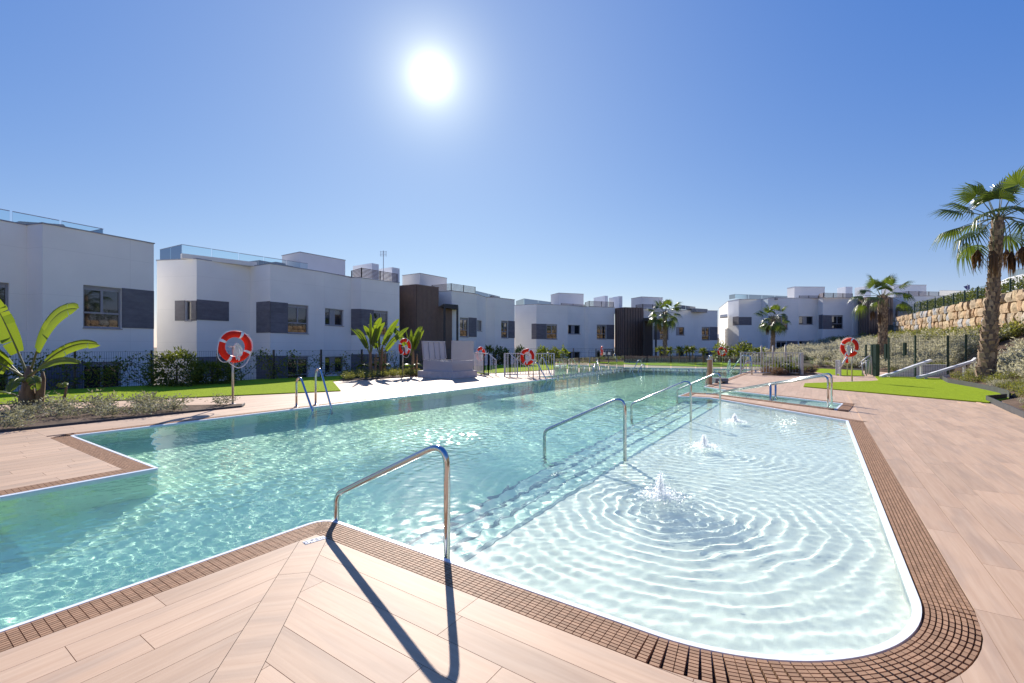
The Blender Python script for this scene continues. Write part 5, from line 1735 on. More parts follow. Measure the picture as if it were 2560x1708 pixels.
def banana(base, stems, leafs, label, seed):
    root = empty('banana_plant', base, label, 'banana plant', 'banana plants')
    bx, by, bz = base
    for (x, y, r, h, lx) in stems:
        s = MB(); s.tube([(bx + x, by + y, bz - .05), (bx + x + lx * .3, by + y, bz + h * .35), (bx + x + lx, by + y, bz + h), (bx + x + lx * 1.1, by + y, bz + h * 1.22)], [r * 1.15, r, r * .6, r * .2], 10)
        s.build('stem', BANS, root, smooth=True)
    for i, (x, y, z, dx, dy, dz, L, wd_, bend, tw) in enumerate(leafs):
        st, bl = banana_leaf((bx + x, by + y, bz + z), (dx, dy, dz), L, wd_, bend, seed * 50 + i, .22, tw)
        f = bl.build('leaf', BANL, root, smooth=True)
        st.build('midrib', PETI, f, smooth=True)
    return root
banana(gp(66, 1029), [(0, 0, .12, .75, .05), (.12, .1, .08, .65, .10), (.62, .1, .03, .45, .08), (-.25, .1, .025, .35, 0)], [
    (0, 0, .8, -.36, -.05, 1.0, 1.85, .27, .3, 1.35), (.10, 0, .85, .42, -.1, 1.15, 1.85, .25, 1.55, 1.2),
    (.08, .05, .75, 1.0, -.1, .95, 1.65, .155, .9, 1.15), (.08, -.05, .7, 1.0, -.2, .65, 1.4, .12, .8, .8), (0, -.05, .7, -1.0, -.3, .85, 1.5, .24, .75, 1.2),
    (.05, -.1, .6, .5, -.8, .5, .75, .12, 1.6, .2),
    (.1, -.05, .65, .75, -.5, .35, .7, .11, 1.5, .3), (-.22, .05, .3, -.5, -.3, .4, .45, .11, 1.2, .2), (.62, .05, .5, .4, -.3, .3, .4, .10, 1.2, .3), (-.1, 0, .7, -.55, -.2, .9, 1.2, .2, .9, .9)],
    'large banana plant with broad torn leaves in the near left bed', 3)
def banana_at(px, py, tall, wide, label, seed, lean=0):
    c = gp(px, py); rg = random.Random(seed)
    L = []
    for k in range(7):
        a = k * 2.4 + rg.uniform(-.3, .3); up = rg.uniform(.9, 2.6)
        L.append((.02 * math.cos(a), .02 * math.sin(a), tall * rg.uniform(.38, .52), math.cos(a) * wide, math.sin(a) * wide * .6, up, tall * rg.uniform(.62, .85), tall * rg.uniform(.055, .09), rg.uniform(.45, 1.1), rg.choice((-1, 1)) * rg.uniform(.8, 1.4)))
    for k in range(3):
        a = rg.uniform(0, 6.28)
        L.append((0, 0, tall * .2, math.cos(a), math.sin(a), .6, tall * .3, tall * .06, 1.2, .3))
    banana(c, [(0, 0, .085, tall * .5, lean), (.16, .1, .06, tall * .4, .05)], L, label, seed)
banana_at(926, 943, 2.1, .55, 'banana plant with upright leaves left of the second life ring, front one', 21)
banana_at(950, 941, 2.15, .75, 'banana plant leaning right beside the second life ring, middle one', 22, .1)
banana_at(1030, 939, 2.0, .6, 'banana plant between the second life ring and the grey hatch box', 23, .05)

# ------------------------------------------------------------------ stainless rails in the steps
def rail_thing(name, label, cat, paths, r, group=None, feet=None, mat=None, part='tube'):
    p0 = Vector(paths[0][0])
    root = empty(name, (p0.x, p0.y, 0), label, cat, group)
    for pts, rad in paths_fillet(paths):
        m_ = MB(); m_.tube(pts, r, 12); m_.build(part, mat or STEEL, root, smooth=True)
    for f in (feet or []):
        m_ = MB(); m_.lathe([(r * 2.1, .012), (r * 2.1, .022), (r * 1.2, .03)], f, 14); m_.build('foot_plate', STEEL, root)
    return root
def paths_fillet(paths): return [(fillet_path(p, .11, 8), 0) for p in paths]
for i, (u, lab) in enumerate(((2.10, 'nearest stainless handrail of the pool steps, casting its shadow on the deck'), (5.2, 'second stainless handrail of the pool steps, nearest fountain beside it'),
                              (8.53, 'third stainless handrail of the pool steps'), (11.45, 'farthest stainless handrail of the pool steps, at the deck tongue'))):
    ul_ = u - .02 if i < 3 else u + .45
    a, b = Vector((*W(ul_, -2.98), 0)), Vector((*W(u, -1.90), 0))
    rail_thing('handrail', lab, 'handrail', [[(a.x, a.y, -.95), (a.x, a.y, .20), (b.x, b.y, .72), (b.x, b.y, -.14)]], .0205, 'handrails of the pool steps')
# ramp rails
a, b = Vector((*W(11.78, .16), 0)), Vector((*W(13.6, -2.35), 0))
d = b - a
rail_thing('ramp_rail', 'sloping double-post rail on the near side of the pool ramp', 'handrail',
           [[(a.x, a.y, -.08), (a.x, a.y, .69), (b.x + d.x * .1, b.y + d.y * .1, -.06)]], .0215, 'rails of the pool ramp')
m_ = MB(); q = a + d * .45; m_.tube([(q.x, q.y, -.5), (q.x, q.y, .69 - .72 * .45 / 1.1 - .0)], .026, 10); m_.build('post', STEEL, bpy.data.objects['ramp_rail'], True)
a, b = Vector((*W(12.66, .24), 0)), Vector((*W(14.6, -2.25), 0))
d = b - a
rr = rail_thing('ramp_rail', 'sloping rail on the far side of the pool ramp', 'handrail', [[(a.x, a.y, -.08), (a.x, a.y, .70), (b.x + d.x * .1, b.y + d.y * .1, -.06)]], .0215, 'rails of the pool ramp')
m_ = MB(); q = a + d * .47; m_.tube([(q.x, q.y, -.5), (q.x, q.y, .70 - .76 * .47 / 1.1)], .024, 10); m_.build('post', STEEL, rr, True)

# ladders: two looped arms each
def ladder(label, arms, r=.022):
    p0 = Vector(arms[0][0])
    root = empty('pool_ladder', (p0.x, p0.y, 0), label, 'pool ladder', 'pool ladders')
    for base, leg, h in arms:
        b, l = Vector(base), Vector(leg)
        d = (l - b); d.z = 0
        pts = [(b.x, b.y, 0), (b.x, b.y, h * .78)]
        for k in range(1, 9):                          # bow at the top
            t = k / 9; rr_ = .26 * d.length
            pts.append((b.x + d.x * .30 * (1 - math.cos(t * math.pi * .86)) / 1.5, b.y + d.y * .30 * (1 - math.cos(t * math.pi * .86)) / 1.5, h * .78 + h * .22 * math.sin(t * math.pi * .86)))
        pts += [(l.x, l.y, .0), (l.x + d.x * .05, l.y + d.y * .05, -.9)]
        m_ = MB(); m_.tube(pts, r, 10); m_.build('arm', STEEL, root, True)
        m_ = MB(); m_.lathe([(.05, .012), (.05, .022), (.03, .03)], (b.x, b.y, 0), 12); m_.build('foot_plate', STEEL, root)
    for k in range(3):                                 # treads under water
        a, b = Vector(arms[0][1]), Vector(arms[1][1])
        m_ = MB(); m_.beam((a.x, a.y, -.2 - .25 * k), (b.x, b.y, -.2 - .25 * k), .08, .03); m_.build('tread', STEEL, root)
    return root
ladder('pool ladder with two chrome arms on the near left pool edge', [(gp(741, 1019), gp(781, 1027), .64), (gp(789, 1014), gp(828, 1019), .82)])
ladder('pool ladder with chrome arms beside the railing with a life ring', [(gp(1333, 949), gp(1367, 951), .66), (gp(1349, 948), gp(1382, 949.5), .86)])
ladder('pool ladder behind the glass fence at the far left corner', [(gp(1526, 920.5), gp(1541, 921.5), .62), (gp(1533, 919), gp(1547, 920), .86)])
ladder('pool ladder at the glass fence corner slanting to the left', [(gp(1603, 928.5), gp(1581, 929), .60), (gp(1611, 928.5), gp(1595, 929.5), .38)])
ladder('pool ladder with chrome arms beside the brown post on the right pool edge', [(gp(1777, 960), gp(1764, 960), .98), (gp(1781, 953), gp(1768, 953), .98)])
ladder('small far pool ladder in the right corner of the children pool', [(gp(1826, 925), gp(1819, 924), .55), (gp(1824, 928), gp(1817, 927), .55)])

# ------------------------------------------------------------------ life rings and stands
def torus_arc(mb, Rr, r, a0, a1, n, m_=12):
    vs = []
    for i in range(n + 1):
        a = a0 + (a1 - a0) * i / n
        for j in range(m_):
            b = 2 * math.pi * j / m_
            vs.append((math.cos(a) * (Rr + r * math.cos(b)), r * .8 * math.sin(b), math.sin(a) * (Rr + r * math.cos(b))))
    fs = []
    for i in range(n):
        for j in range(m_):
            fs.append((i * m_ + j, (i + 1) * m_ + j, (i + 1) * m_ + (j + 1) % m_, i * m_ + (j + 1) % m_))
    mb.add(vs, fs)
def life_ring():
    root = empty('life_ring', (0, 0, 0))
    b = MB(); torus_arc(b, .28, .072, 0, 2 * math.pi, 48, 14); b.build_local('buoy', REDR, root, True)
    for k in range(4):
        t = MB(); a = math.pi / 4 + .35 + k * math.pi / 2; torus_arc(t, .28, .0745, a - .095, a + .095, 5, 14); t.build_local('tape_band', TAPE, root, True)
    rp = MB()
    for k in range(4):                                 # grab line looping between the bands
        a0 = math.pi / 4 + .35 + k * math.pi / 2; a1 = a0 + math.pi / 2
        pts = []
        for i in range(13):
            t = i / 12; a = a0 + (a1 - a0) * t
            rr_ = .357 + .012 * math.sin(math.pi * t)
            sag = .11 * math.sin(math.pi * t) if math.sin((a0 + a1) / 2) < .2 else .0
            pts.append((math.cos(a) * rr_, -.02, math.sin(a) * rr_ - sag))
        rp.tube(pts, .0085, 6)
    rp.build_local('grab_line', ROPE, root, True)
    co = MB()                                          # bundle of throwing line hung in the middle
    rgc = random.Random(9)
    for k in range(9):
        x0 = rgc.uniform(-.03, .03); w = rgc.uniform(.02, .075); h = rgc.uniform(.26, .38); y = -.07 + rgc.uniform(-.035, .03); lean = rgc.uniform(-.01, .10)
        pts = [(x0 - w * .3 * math.cos(t) - w * math.sin(t) * .4 + lean * (1 - math.cos(t)) / 2, y, .06 - h * (1 - math.cos(t)) / 2 + .0 * t) if t < math.pi else (x0 + w * math.sin(2 * math.pi - t) + lean * (1 - math.cos(t)) / 2, y, .06 - h * (1 - math.cos(t)) / 2) for t in [2 * math.pi * i / 16 for i in range(17)]]
        co.tube(pts, .009, 5)
    co.tube([(-.02, -.07, .07), (.0, -.1, .075), (.03, -.07, .06)], .012, 6)
    co.build_local('rope_bundle', ROPE, root, True)
    return root
RING = life_ring()
def ring_stand(loc, h, label, group='life ring stands'):
    root = empty('ring_stand', loc, label, 'post', group)
    p = MB(); p.tube([(0, 0, 0), (0, 0, h)], .024, 10); p.build_local('pole', WOODP if False else M('stand_steel', (.55, .50, .42), .35, .7), root, True)
    h_ = MB(); h_.beam((-.1, -.03, h - .02), (.1, -.03, h - .02), .03, .03); h_.beam((0, 0, h - .02), (0, -.075, h - .02), .03, .03); h_.build_local('hook', ZINC, root)
    f = MB(); f.lathe([(.07, .0), (.07, .012), (.03, .02)], (0, 0, .012), 14); f.build_local('foot_plate', ZINC, root)
    return root
first = [True]
def put_ring(foot, z, face, label, stand_label, roll=0.0):
    """face: plan direction the ring looks to"""
    rz = math.atan2(face[1], face[0]) + math.pi / 2
    if stand_label:
        s = ring_stand(foot, z + .02, stand_label); s.rotation_euler = (0, 0, rz)
    o = RING if first[0] else copy_tree(RING)
    first[0] = False
    f = Vector((face[0], face[1], 0)).normalized()
    o.location = Vector((foot[0], foot[1], z)) + f * .105
    o.rotation_euler = (0, roll, rz)
    tag(o, label, 'life ring', 'red life rings round the pool')
VD, UD = (CU * 0 + SU, -CU), (-CU, -SU)
put_ring(gp(582, 1013), 1.30, (VD[0], VD[1]), 'nearest red life ring with white rope, at left in front of the second house', 'steel pole carrying the nearest life ring, at the tip of the shrub bed')
put_ring(gp(1007, 943), 1.30, VD, 'red life ring between the banana plants and the grey hatch box', 'steel pole between the banana plants and the grey hatch box')
put_ring(at(1197, 936, 22.6), .94, VD, 'red life ring half hidden behind the railing right of the grey hatch box', 'steel pole behind the railing right of the hatch box')
put_ring(gp(1322, 943), .87, UD, 'red life ring hanging on the railing beside a pool ladder', 'short pole at the railing beside a pool ladder')
put_ring(gp(1501, 912), 1.0, (.98, -.05), 'red life ring seen nearly edge-on beside two small white signs', 'steel pole beside two small white signs at the far fence')
put_ring(gp(1806, 909), .93, UD, 'far red life ring in front of the gap between the houses', 'steel pole in front of the gap between the houses')
put_ring(gp(2130, 955.7), 1.28, (-.98, -.25), 'red life ring turned sideways on the right bank by the green gate', 'steel pole on the right bank by the green gate')
ex = empty('rescue_pole', gp(2118, 939.5), 'thin steel pole with a red float and white rope behind the right life ring', 'rescue pole')
m_ = MB(); p = gp(2118, 939.5); m_.tube([(p.x, p.y, 0), (p.x, p.y, 1.05)], .022, 8); m_.build('pole', MATS['stand_steel'], ex, True)
m_ = MB(); m_.tube([(p.x - .07, p.y - .08, 1.0), (p.x - .10, p.y - .08, .8), (p.x - .06, p.y - .08, .58)], [.05, .065, .05], 8); m_.build('float', REDR, ex, True)
m_ = MB(); m_.tube([(p.x - .08, p.y - .13, .9), (p.x - .28, p.y - .15, .6), (p.x - .45, p.y - .15, .32)], .035, 6); m_.build('rope', ROPE, ex, True)

# ------------------------------------------------------------------ grey hatch box with two open lids
u0, u1, v0, v1 = 13.95, 15.6, -14.3, -12.36
cb = empty('hatch_box', (*W(u0, v1), 0), 'grey metal pump hatch with both lids standing open', 'hatch box')
HB = M('hatch_grey', (.46, .45, .47), .5, .1, var=.06, scale=1.5)
LB = M('hatch_lid', (.50, .47, .47), .5, .1, var=.05, scale=1.5)
mb = MB(); mb.prism([W(u0, v0), W(u1, v0), W(u1, v1), W(u0, v1)], 0, .27); mb.build('plinth', M('plinth_concrete', (.55, .50, .48), .8, var=.12, scale=5), cb)
i_ = .12
bx = [(u0 + i_, v0 + i_ + .1), (u1 - i_, v0 + i_ + .1), (u1 - i_, v1 - i_), (u0 + i_, v1 - i_)]
mb = MB()
T = .03
for k in range(4):
    a, b = bx[k], bx[(k + 1) % 4]
    mb.beam((*W(*a), .49), (*W(*b), .49), T, .44)
mb.build('body', HB, cb)
cen = W((u0 + u1) / 2, (v0 + v1) / 2)
mb = MB(); mb.prism([W(*p) for p in ((u0 + .2, v0 + .3), (u1 - .2, v0 + .3), (u1 - .2, v1 - .2), (u0 + .2, v1 - .2))], .28, .36); mb.build('pump_cover', DARK, cb)
# lids: one over the rear-left edge with ribs to the front, one over the right-hand edge
a, b = Vector((*W(*bx[0]), 0)), Vector((*W(*bx[1]), 0))
for (p, q, side, ribs, lean) in ((Vector(W(*bx[0])), Vector(W(*bx[1])), 1, True, -.10), (Vector(W(*bx[3])), Vector(W(*bx[2])), -1, False, .02)):
    nrm = Vector((SU, -CU)) * 1.0
    z0_, z1_ = .725, 1.55
    lid = MB()
    o = nrm * lean
    e = nrm * .022
    lid.add([(p.x - e.x, p.y - e.y, z0_), (q.x - e.x, q.y - e.y, z0_), (q.x - e.x + o.x, q.y - e.y + o.y, z1_), (p.x - e.x + o.x, p.y - e.y + o.y, z1_),
             (p.x + e.x, p.y + e.y, z0_), (q.x + e.x, q.y + e.y, z0_), (q.x + e.x + o.x, q.y + e.y + o.y, z1_), (p.x + e.x + o.x, p.y + e.y + o.y, z1_)],
            [(0, 1, 2, 3), (7, 6, 5, 4), (0, 4, 5, 1), (1, 5, 6, 2), (2, 6, 7, 3), (3, 7, 4, 0)])
    lo = lid.build('lid', LB, cb)
    if ribs:
        dd = (q - p)
        for k in range(5):
            c = p + dd * (k / 4 * .96 + .02) + nrm * .045
            r_ = MB(); r_.beam((c.x, c.y, z0_ + .05), (c.x + o.x, c.y + o.y, z1_ - .03), .035, .045, up=(nrm.x, nrm.y, 0)); r_.build('rib', HB, lo)
        r_ = MB(); c = p + o * .97 + nrm * .045; c2_ = q + o * .97 + nrm * .045; r_.beam((c.x, c.y, z1_ - .03), (c2_.x, c2_.y, z1_ - .03), .045, .06); r_.build('rib', HB, lo)
gr = MB()
a, b = Vector(W(u0 + .2, v1 - i_ + .018)), Vector(W(u1 - .2, v1 - i_ + .018))
for k in range(7):
    gr.beam((a.x, a.y, .31 + .045 * k), (b.x, b.y, .31 + .045 * k), .02, .018)
gr.build('vent_grille', LB, cb)

# ------------------------------------------------------------------ white bar railings
def bar_rail(label, runs, group='grey bar railings at the pool'):
    p0 = Vector(runs[0][0])
    root = empty('bar_railing', (p0.x, p0.y, 0), label, 'railing', group)
    for a, b, za, zb, step in runs:
        a, b = Vector(a), Vector(b)
        a.z = b.z = 0
        L = (b - a).length
        f = MB()
        f.beam((a.x, a.y, za), (b.x, b.y, zb), .035, .035); f.beam((a.x, a.y, .1), (b.x, b.y, .1), .03, .03)
        f.build('rail', ZINC, root)
        for (p, z) in ((a, za), (b, zb)):
            q = MB(); q.box((p.x, p.y, z / 2), (.05, .05, z)); q.build('post', ZINC, root)
        k = max(2, int(L / step))
        for j in range(1, k):
            t = j / k; p = a.lerp(b, t); z = za + (zb - za) * t
            q = MB(); q.box((p.x, p.y, (z + .1) / 2), (.02, .02, z - .1)); q.build('bar', ZINC, root)
    return root
bar_rail('grey bar railing with sloping end right of the hatch box', [(gp(1186, 934), gp(1210, 938.5), 1.0, 1.0, .09), (gp(1210, 938.5), gp(1221, 938.8), 1.0, .99, .09), (gp(1221, 938.8), gp(1240, 939.3), .99, .70, .08)])
bar_rail('grey bar railing with gate leaf behind the ladder and life ring', [(gp(1261, 942), gp(1275, 942.6), 1.0, 1.0, .07), (gp(1275, 942.6), gp(1293.5, 943.6), 1.0, .71, .07), (gp(1262, 941.8), gp(1385, 941), 1.0, 1.0, .11)])
bar_rail('grey bar railing in front of the reddish shrubs on the right bank', [(gp(1852, 936.5), gp(2004, 938.3), 1.02, 1.02, .12)])
q = MB(); p = gp(2004, 938.6); q.box((p.x, p.y, .52), (.11, .11, 1.04)); q.build('end_post', ZINC, bpy.data.objects['bar_railing.002'])
bar_rail('grey railing seen end-on beside the right life ring', [(gp(2091, 939), gp(2101, 940), .68, .68, .05)])
bar_rail('grey bar railing in front of the far slatted core', [(gp(1472, 905), gp(1497, 905), 1.0, 1.0, .2), (gp(1497, 905), gp(1530, 904), 1.0, 1.0, .2)])
# stair rails of the children pool
a, b, c = gp(1843, 933), gp(1858, 934), gp(1882, 936)
rail_thing('stair_rail', 'low chrome stair rail of the children pool, rear one', 'handrail', [[(gp(1826, 929).x, gp(1826, 929).y, 0), (gp(1856, 933).x, gp(1856, 933).y, .88), (gp(1876, 934).x, gp(1876, 934).y, .84), (gp(1879, 936).x, gp(1879, 936).y, 0)]], .03, 'stair rails of the children pool')
rail_thing('stair_rail', 'low chrome stair rail of the children pool, front one', 'handrail', [[(gp(1846, 936).x, gp(1846, 936).y, 0), (gp(1866, 937).x, gp(1866, 937).y, .62), (gp(1878, 937).x, gp(1878, 937).y, .62), (gp(1880, 937.5).x, gp(1880, 937.5).y, 0)]], .03, 'stair rails of the children pool')
# upright posts
for i, (px, yb, yt, lab) in enumerate(((1903.7, 917, 866, 'slim beige post, left of three behind the right railing'), (1932.5, 918, 866, 'slim beige post beside the small palm, middle of three'), (1963.8, 919, 864, 'slim beige post, right of three behind the right railing'))):
    p = gp(px, yb); z = HC + (YH - yt) * p.y / F
    o = empty('shower_post', p, lab, 'post', 'beige posts behind the right railing')
    m_ = MB(); m_.tube([(0, 0, 0), (0, 0, z)], .055, 10); m_.build_local('pole', WOODP, o, True)
    m_ = MB(); m_.lathe([(.062, 0), (.062, .03), (.02, .05)], (0, 0, z), 10); m_.build_local('cap', ZINC, o)
p = gp(1774, 962)
o = empty('shower_post', p, 'copper-brown square post beside the right pool ladder', 'post')
m_ = MB(); m_.box((0, 0, .43), (.12, .12, .86)); m_.build_local('pole', M('copper_post', (.40, .24, .15), .4, .5, var=.1), o)
m_ = MB(); m_.box((0, 0, .87), (.16, .16, .02)); m_.build_local('cap', ZINC, o)
# grey starting block / lift base on the right deck tip
p0, p1 = gp(1783, 958), gp(1815, 958)
o = empty('bench_block', p0, 'low grey slab on two feet beside the right pool ladder', 'bench')
m_ = MB(); m_.beam((p0.x, p0.y, .13), (p1.x, p1.y, .13), .38, .10); m_.build('slab', M('block_grey', (.20, .20, .22), .6), o)
for t in (.12, .9):
    q = p0.lerp(p1, t); m_ = MB(); m_.box((q.x, q.y, .045), (.10, .3, .085)); m_.build('foot', MATS['block_grey'], o)

# ------------------------------------------------------------------ glass fence standing in the pool
gf = empty('glass_fence', (*W(16.6, -9.05), 0), 'frameless glass fence standing in the water across the far end of the pool', 'glass fence')
path = [Vector(W(16.55, -9.06)), Vector(W(24.7, -9.06)), Vector(W(25.95, -3.0)), Vector(W(26.3, -.2))]
for i in range(3):
    a, b = path[i], path[i + 1]
    L = (b - a).length; k = max(1, round(L / 1.17)) 
    for j in range(k):
        p, q = a + (b - a) * (j / k + .006), a + (b - a) * ((j + 1) / k - .006)
        m_ = MB(); m_.beam((p.x, p.y, .44), (q.x, q.y, .44), .014, .72); g_ = m_.build('glass_panel', GLASS2, gf)
        for t in (.25, .75):
            c = p.lerp(q, t)
            m_ = MB(); m_.box((c.x, c.y, .035), (.06, .06, .17), rz=A56); m_.build('clamp', ZINC, g_)

# ------------------------------------------------------------------ green gate, fences and stair walls on the right
gate_a = gp(2186, 941)
o = empty('green_gate', gate_a, 'dark green mesh gate with thick posts beside the right life ring', 'gate')
for px, yb, yt, w in ((2181, 938, 861, .10), (2191, 941.5, 860.5, .16)):
    p = gp(px, yb); z = HC + (YH - yt) * p.y / F
    m_ = MB(); m_.box((p.x, p.y, z / 2), (w, w, z)); m_.build('post', GREENM, o)
p, q = gp(2166, 936), gp(2181, 938)
m_ = MB(); m_.beam((p.x, p.y, .42), (q.x, q.y, .42), .03, .78); m_.build('panel', GREENM, o)
m_ = MB(); m_.tube([(p.x - .3, p.y - .1, .84), (p.x + .1, p.y - .12, .80), (q.x, q.y - .1, .86)], .02, 6); m_.build('handle', GREENM, o)
m_ = MB(); m_.box((p.x - .02, p.y, .7), (.06, .06, 1.4)); m_.build('post', GREENM, o)
mesh_fence('mesh_fence', 'dark green mesh fence at the foot of the slope beside the tall palm', [tuple(at(x, 0, Y))[:2] for x, Y in ((2222, 19.6), (2288, 19.3), (2370, 18.9), (2415, 19.3), (2475, 20.0))],
           [.0, .0, .15, .25, .4], [zat(846, 19.6), zat(841, 19.3), zat(841, 18.9), zat(839, 19.3), zat(838, 20)], 3.0, GREENM, .055, .2, .0055, .055)
mesh_fence('mesh_fence', 'short dark green fence stretch higher on the slope behind the gate', [tuple(at(x, 0, 24.5))[:2] for x in (2215, 2262)], [.5, .55], [zat(862, 24.5), zat(859, 24.5)], 2.0, GREENM, .08, .25, .006, .12)
def stair_wall(label, marks, Y0, Y1, thick=.10, panel=None):
    xs = [m[0] for m in marks]
    pts = []
    for x, y in marks:
        f = (x - xs[0]) / (xs[-1] - xs[0]); Y = Y0 + (Y1 - Y0) * f
        pts.append(at(x, y, Y))
    o = empty('stair_wall', (pts[0].x, pts[0].y, 0), label, 'wall', 'white stair walls on the right bank')
    d = (pts[-1] - pts[0]); d.z = 0; d.normalize(); n_ = Vector((-d.y, d.x, 0)) * thick / 2
    if panel:                                          # low retaining wall standing behind the fence
        pq = [at(x, y, 19.95) for x, y in panel]
        b_ = MB()
        n_ = len(pq); off_ = Vector((0, .18, 0))
        b_.add([p for p in pq] + [p + off_ for p in pq], [tuple(range(n_)), tuple(range(2 * n_ - 1, n_ - 1, -1))] + [(k, n_ + k, n_ + (k + 1) % n_, (k + 1) % n_) for k in range(n_)])
        b_.build('wall', WHITE, o)
    for t in (.25, .6, .92):
        k = t * (len(pts) - 1); a_ = pts[int(k)].lerp(pts[min(int(k) + 1, len(pts) - 1)], k - int(k))
        m_ = MB(); m_.box((a_.x, a_.y, a_.z / 2 - .05), (.07, .07, max(.06, a_.z))); m_.build('post', WHITE, o)
    c_ = MB()
    for p, q in zip(pts[:-1], pts[1:]): c_.beam(p, q, thick + .05, .085)
    c_.build('coping', WHITE, o)
stair_wall('white sloping stair wall in front of the green gate fence, left one', [(2201, 942), (2219, 936), (2227, 936), (2327, 901)], 19.1, 18.9, panel=[(2219, 943), (2374, 943), (2374, 912), (2296, 911), (2222, 938)])
stair_wall('white sloping stair wall running up to the tall palm, right one', [(2292, 944), (2322, 937), (2433, 903), (2440, 896)], 18.2, 17.6)
hr = [gp(2148, 940), gp(2178, 940)]
rail_thing('stair_rail', 'grey double handrail at the foot of the stairs by the green gate', 'handrail',
           [[(hr[0].x, hr[0].y, .55), (hr[1].x, hr[1].y, .98), (hr[1].x + .02, hr[1].y, .05)], [(hr[0].x, hr[0].y, .40), (hr[1].x - .03, hr[1].y, .80), (hr[1].x - .05, hr[1].y + .1, .05)], [(hr[0].x + .14, hr[0].y, .62), (hr[0].x + .14, hr[0].y, 0)], [(hr[0].x + .32, hr[0].y, .7), (hr[0].x + .32, hr[0].y, 0)]], .022, None, None, ZINC)
# far gate with two blank sign plates
o = empty('garden_gate', at(1490, 905, 34.5), 'black garden gate with two small white plates at the far house', 'gate')
o.location.z = 0
for px in (1490, 1506, 1531):
    p = at(px, 0, 34.5); m_ = MB(); m_.box((p.x, p.y, .57), (.07, .07, 1.14)); m_.build('post', BLACK, o)
a, b = at(1506, 0, 34.5), at(1531, 0, 34.5)
for z in (.1, 1.1):
    m_ = MB(); m_.beam((a.x, a.y, z), (b.x, b.y, z), .04, .05); m_.build('rail', BLACK, o)
for k in range(5):
    p = a.lerp(b, (k + 1) / 6); m_ = MB(); m_.box((p.x, p.y, .6), (.025, .025, .95)); m_.build('bar', BLACK, o)
for px in (1510.5, 1523):
    p = at(px, 0, 34.3); m_ = MB(); m_.box((p.x, p.y, HC + (YH - 884) * 34.3 / F), (.19, .02, .2), M=Matrix.Rotation(.25, 3, 'Y')); m_.build('sign_plate', WHITE, o)
# closed parasol / flag on the terrace of the upper house
p = at(2419, 735, 46)
o = empty('flag', p, 'small dark blue and pink flag above the hedge by the tall palm', 'flag')
m_ = MB(); m_.tube([(p.x, p.y, p.z - .8), (p.x, p.y, p.z + 1.0)], .03, 6); m_.build('pole', ZINC, o)
m_ = MB(); s_ = 46 / F
def fl(x, y, dy=0): return Vector(((x - CX) * s_, 46 + dy, HC + (YH - y) * s_))
m_.add([fl(2409, 716.5), fl(2428, 711.5, .15), fl(2427.5, 722, .1), fl(2419, 726), fl(2409, 716.5, .03), fl(2428, 711.5, .18), fl(2427.5, 722, .13), fl(2419, 726, .03)], [(0, 3, 2, 1), (4, 5, 6, 7), (0, 1, 5, 4), (1, 2, 6, 5), (2, 3, 7, 6), (3, 0, 4, 7)]); m_.build('cloth', M('flag_blue', (.06, .06, .18), .8), o)

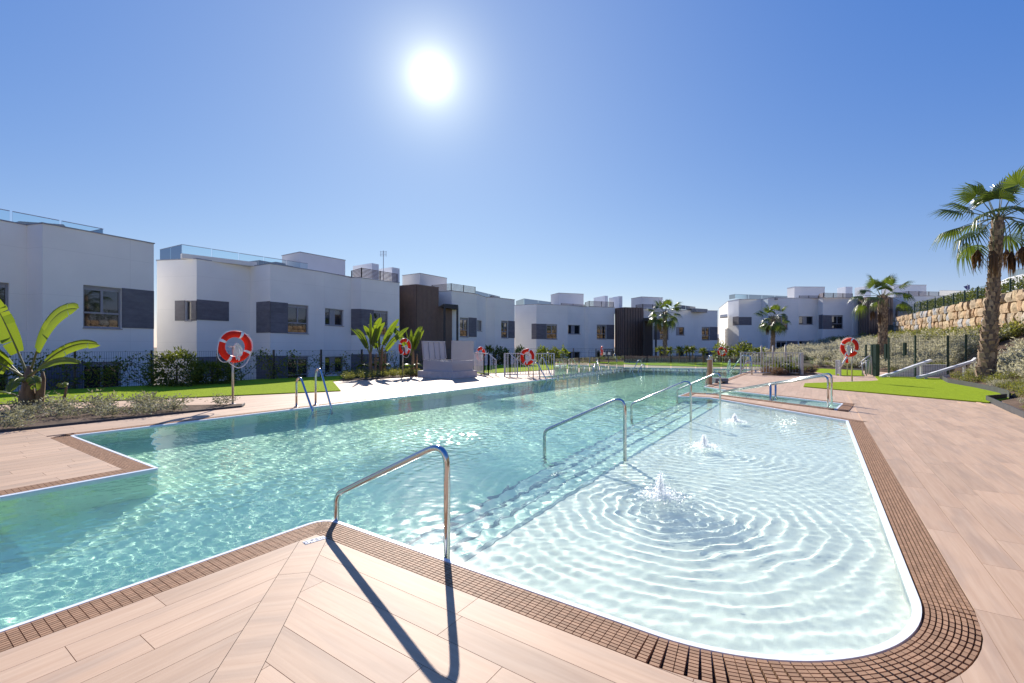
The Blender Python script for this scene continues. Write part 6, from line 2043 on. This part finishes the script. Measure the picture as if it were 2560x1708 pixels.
# ------------------------------------------------------------------ depth marker on the deck
mk = empty('depth_marker', (-1.312, 3.028, PZ), 'white depth plate reading 0,95m on the near deck corner', 'sign plate')
mk.rotation_euler = (0, 0, R(45))
m_ = MB(); m_.box((0, 0, .0015), (.138, .052, .003)); m_.build_local('plate', M('marker_white', (.66, .68, .72), .5), mk)
tx = bpy.data.curves.new('lettering', 'FONT'); tx.body = '0,95m'; tx.size = .050; tx.align_x = 'CENTER'; tx.align_y = 'CENTER'; tx.extrude = .0006
tx.offset = .0014; tx.space_character = 1.12
tx.materials.append(M('marker_ink', (.06, .09, .17), .5))
tmp = bpy.data.objects.new('tmp', tx); COL.objects.link(tmp)
bpy.context.view_layer.update()
tm = bpy.data.meshes.new_from_object(tmp.evaluated_get(bpy.context.evaluated_depsgraph_get()))
bpy.data.objects.remove(tmp)
to = link(bpy.data.objects.new('lettering', tm), mk); to.location = (0, -.001, .0038)

# ------------------------------------------------------------------ bubbling jets
FOAM = leafmat('water_foam', (.93, .94, .95), (.90, .92, .93), .7, .25)
FOAM.node_tree.nodes['Vector Math'].inputs[1].default_value = (1.0, 1.0, 1.0)
for i, ((ju, jv, _), h, lab) in enumerate(zip(JETS, (.17, .13, .11), ('nearest bubbling water jet in the shallow pool', 'middle bubbling water jet in the shallow pool', 'farthest bubbling water jet in the shallow pool'))):
    rs = np.random.RandomState(8 + i)
    x, y = W(ju, jv)
    o = empty('water_jet', (x, y, 0), lab, 'water jet', 'bubbling jets in the shallow pool')
    n_ = 1500
    t = rs.uniform(0, 1, n_) ** 1.5
    a = rs.uniform(0, 2 * math.pi, n_)
    rr_ = np.abs(rs.normal(0, 1, n_)) * (.016 + .055 * (1 - t) ** 1.6) * (1 + .35 * np.sin(3 * a + i) + .25 * np.sin(7 * t * 3 + 2 * a))
    zz = .004 + h * t * (.75 + .5 * rs.uniform(0, 1, n_)) * np.exp(-rr_ * 5)
    P = np.stack([x + rr_ * np.cos(a), y + rr_ * np.sin(a), zz], 1)
    v, q = leaves(P, rand_dirs(n_, .6, rs), rs.uniform(.006, .020, n_), rs.uniform(.004, .011, n_), rs)
    tag(np_obj('spray', v, q, FOAM, o), kind='stuff')
    n_ = 900                                           # froth round the foot
    rr_ = .05 + np.abs(rs.normal(0, .085, n_)); a = rs.uniform(0, 2 * math.pi, n_)
    P = np.stack([x + rr_ * np.cos(a), y + rr_ * np.sin(a), rs.uniform(-.004, .010, n_)], 1)
    D = rand_dirs(n_, 0, rs); D[:, 2] *= .25; D /= np.linalg.norm(D, axis=1, keepdims=True)
    v, q = leaves(P, D, rs.uniform(.008, .022, n_), rs.uniform(.006, .014, n_), rs)
    tag(np_obj('froth', v, q, FOAM, o), kind='stuff')
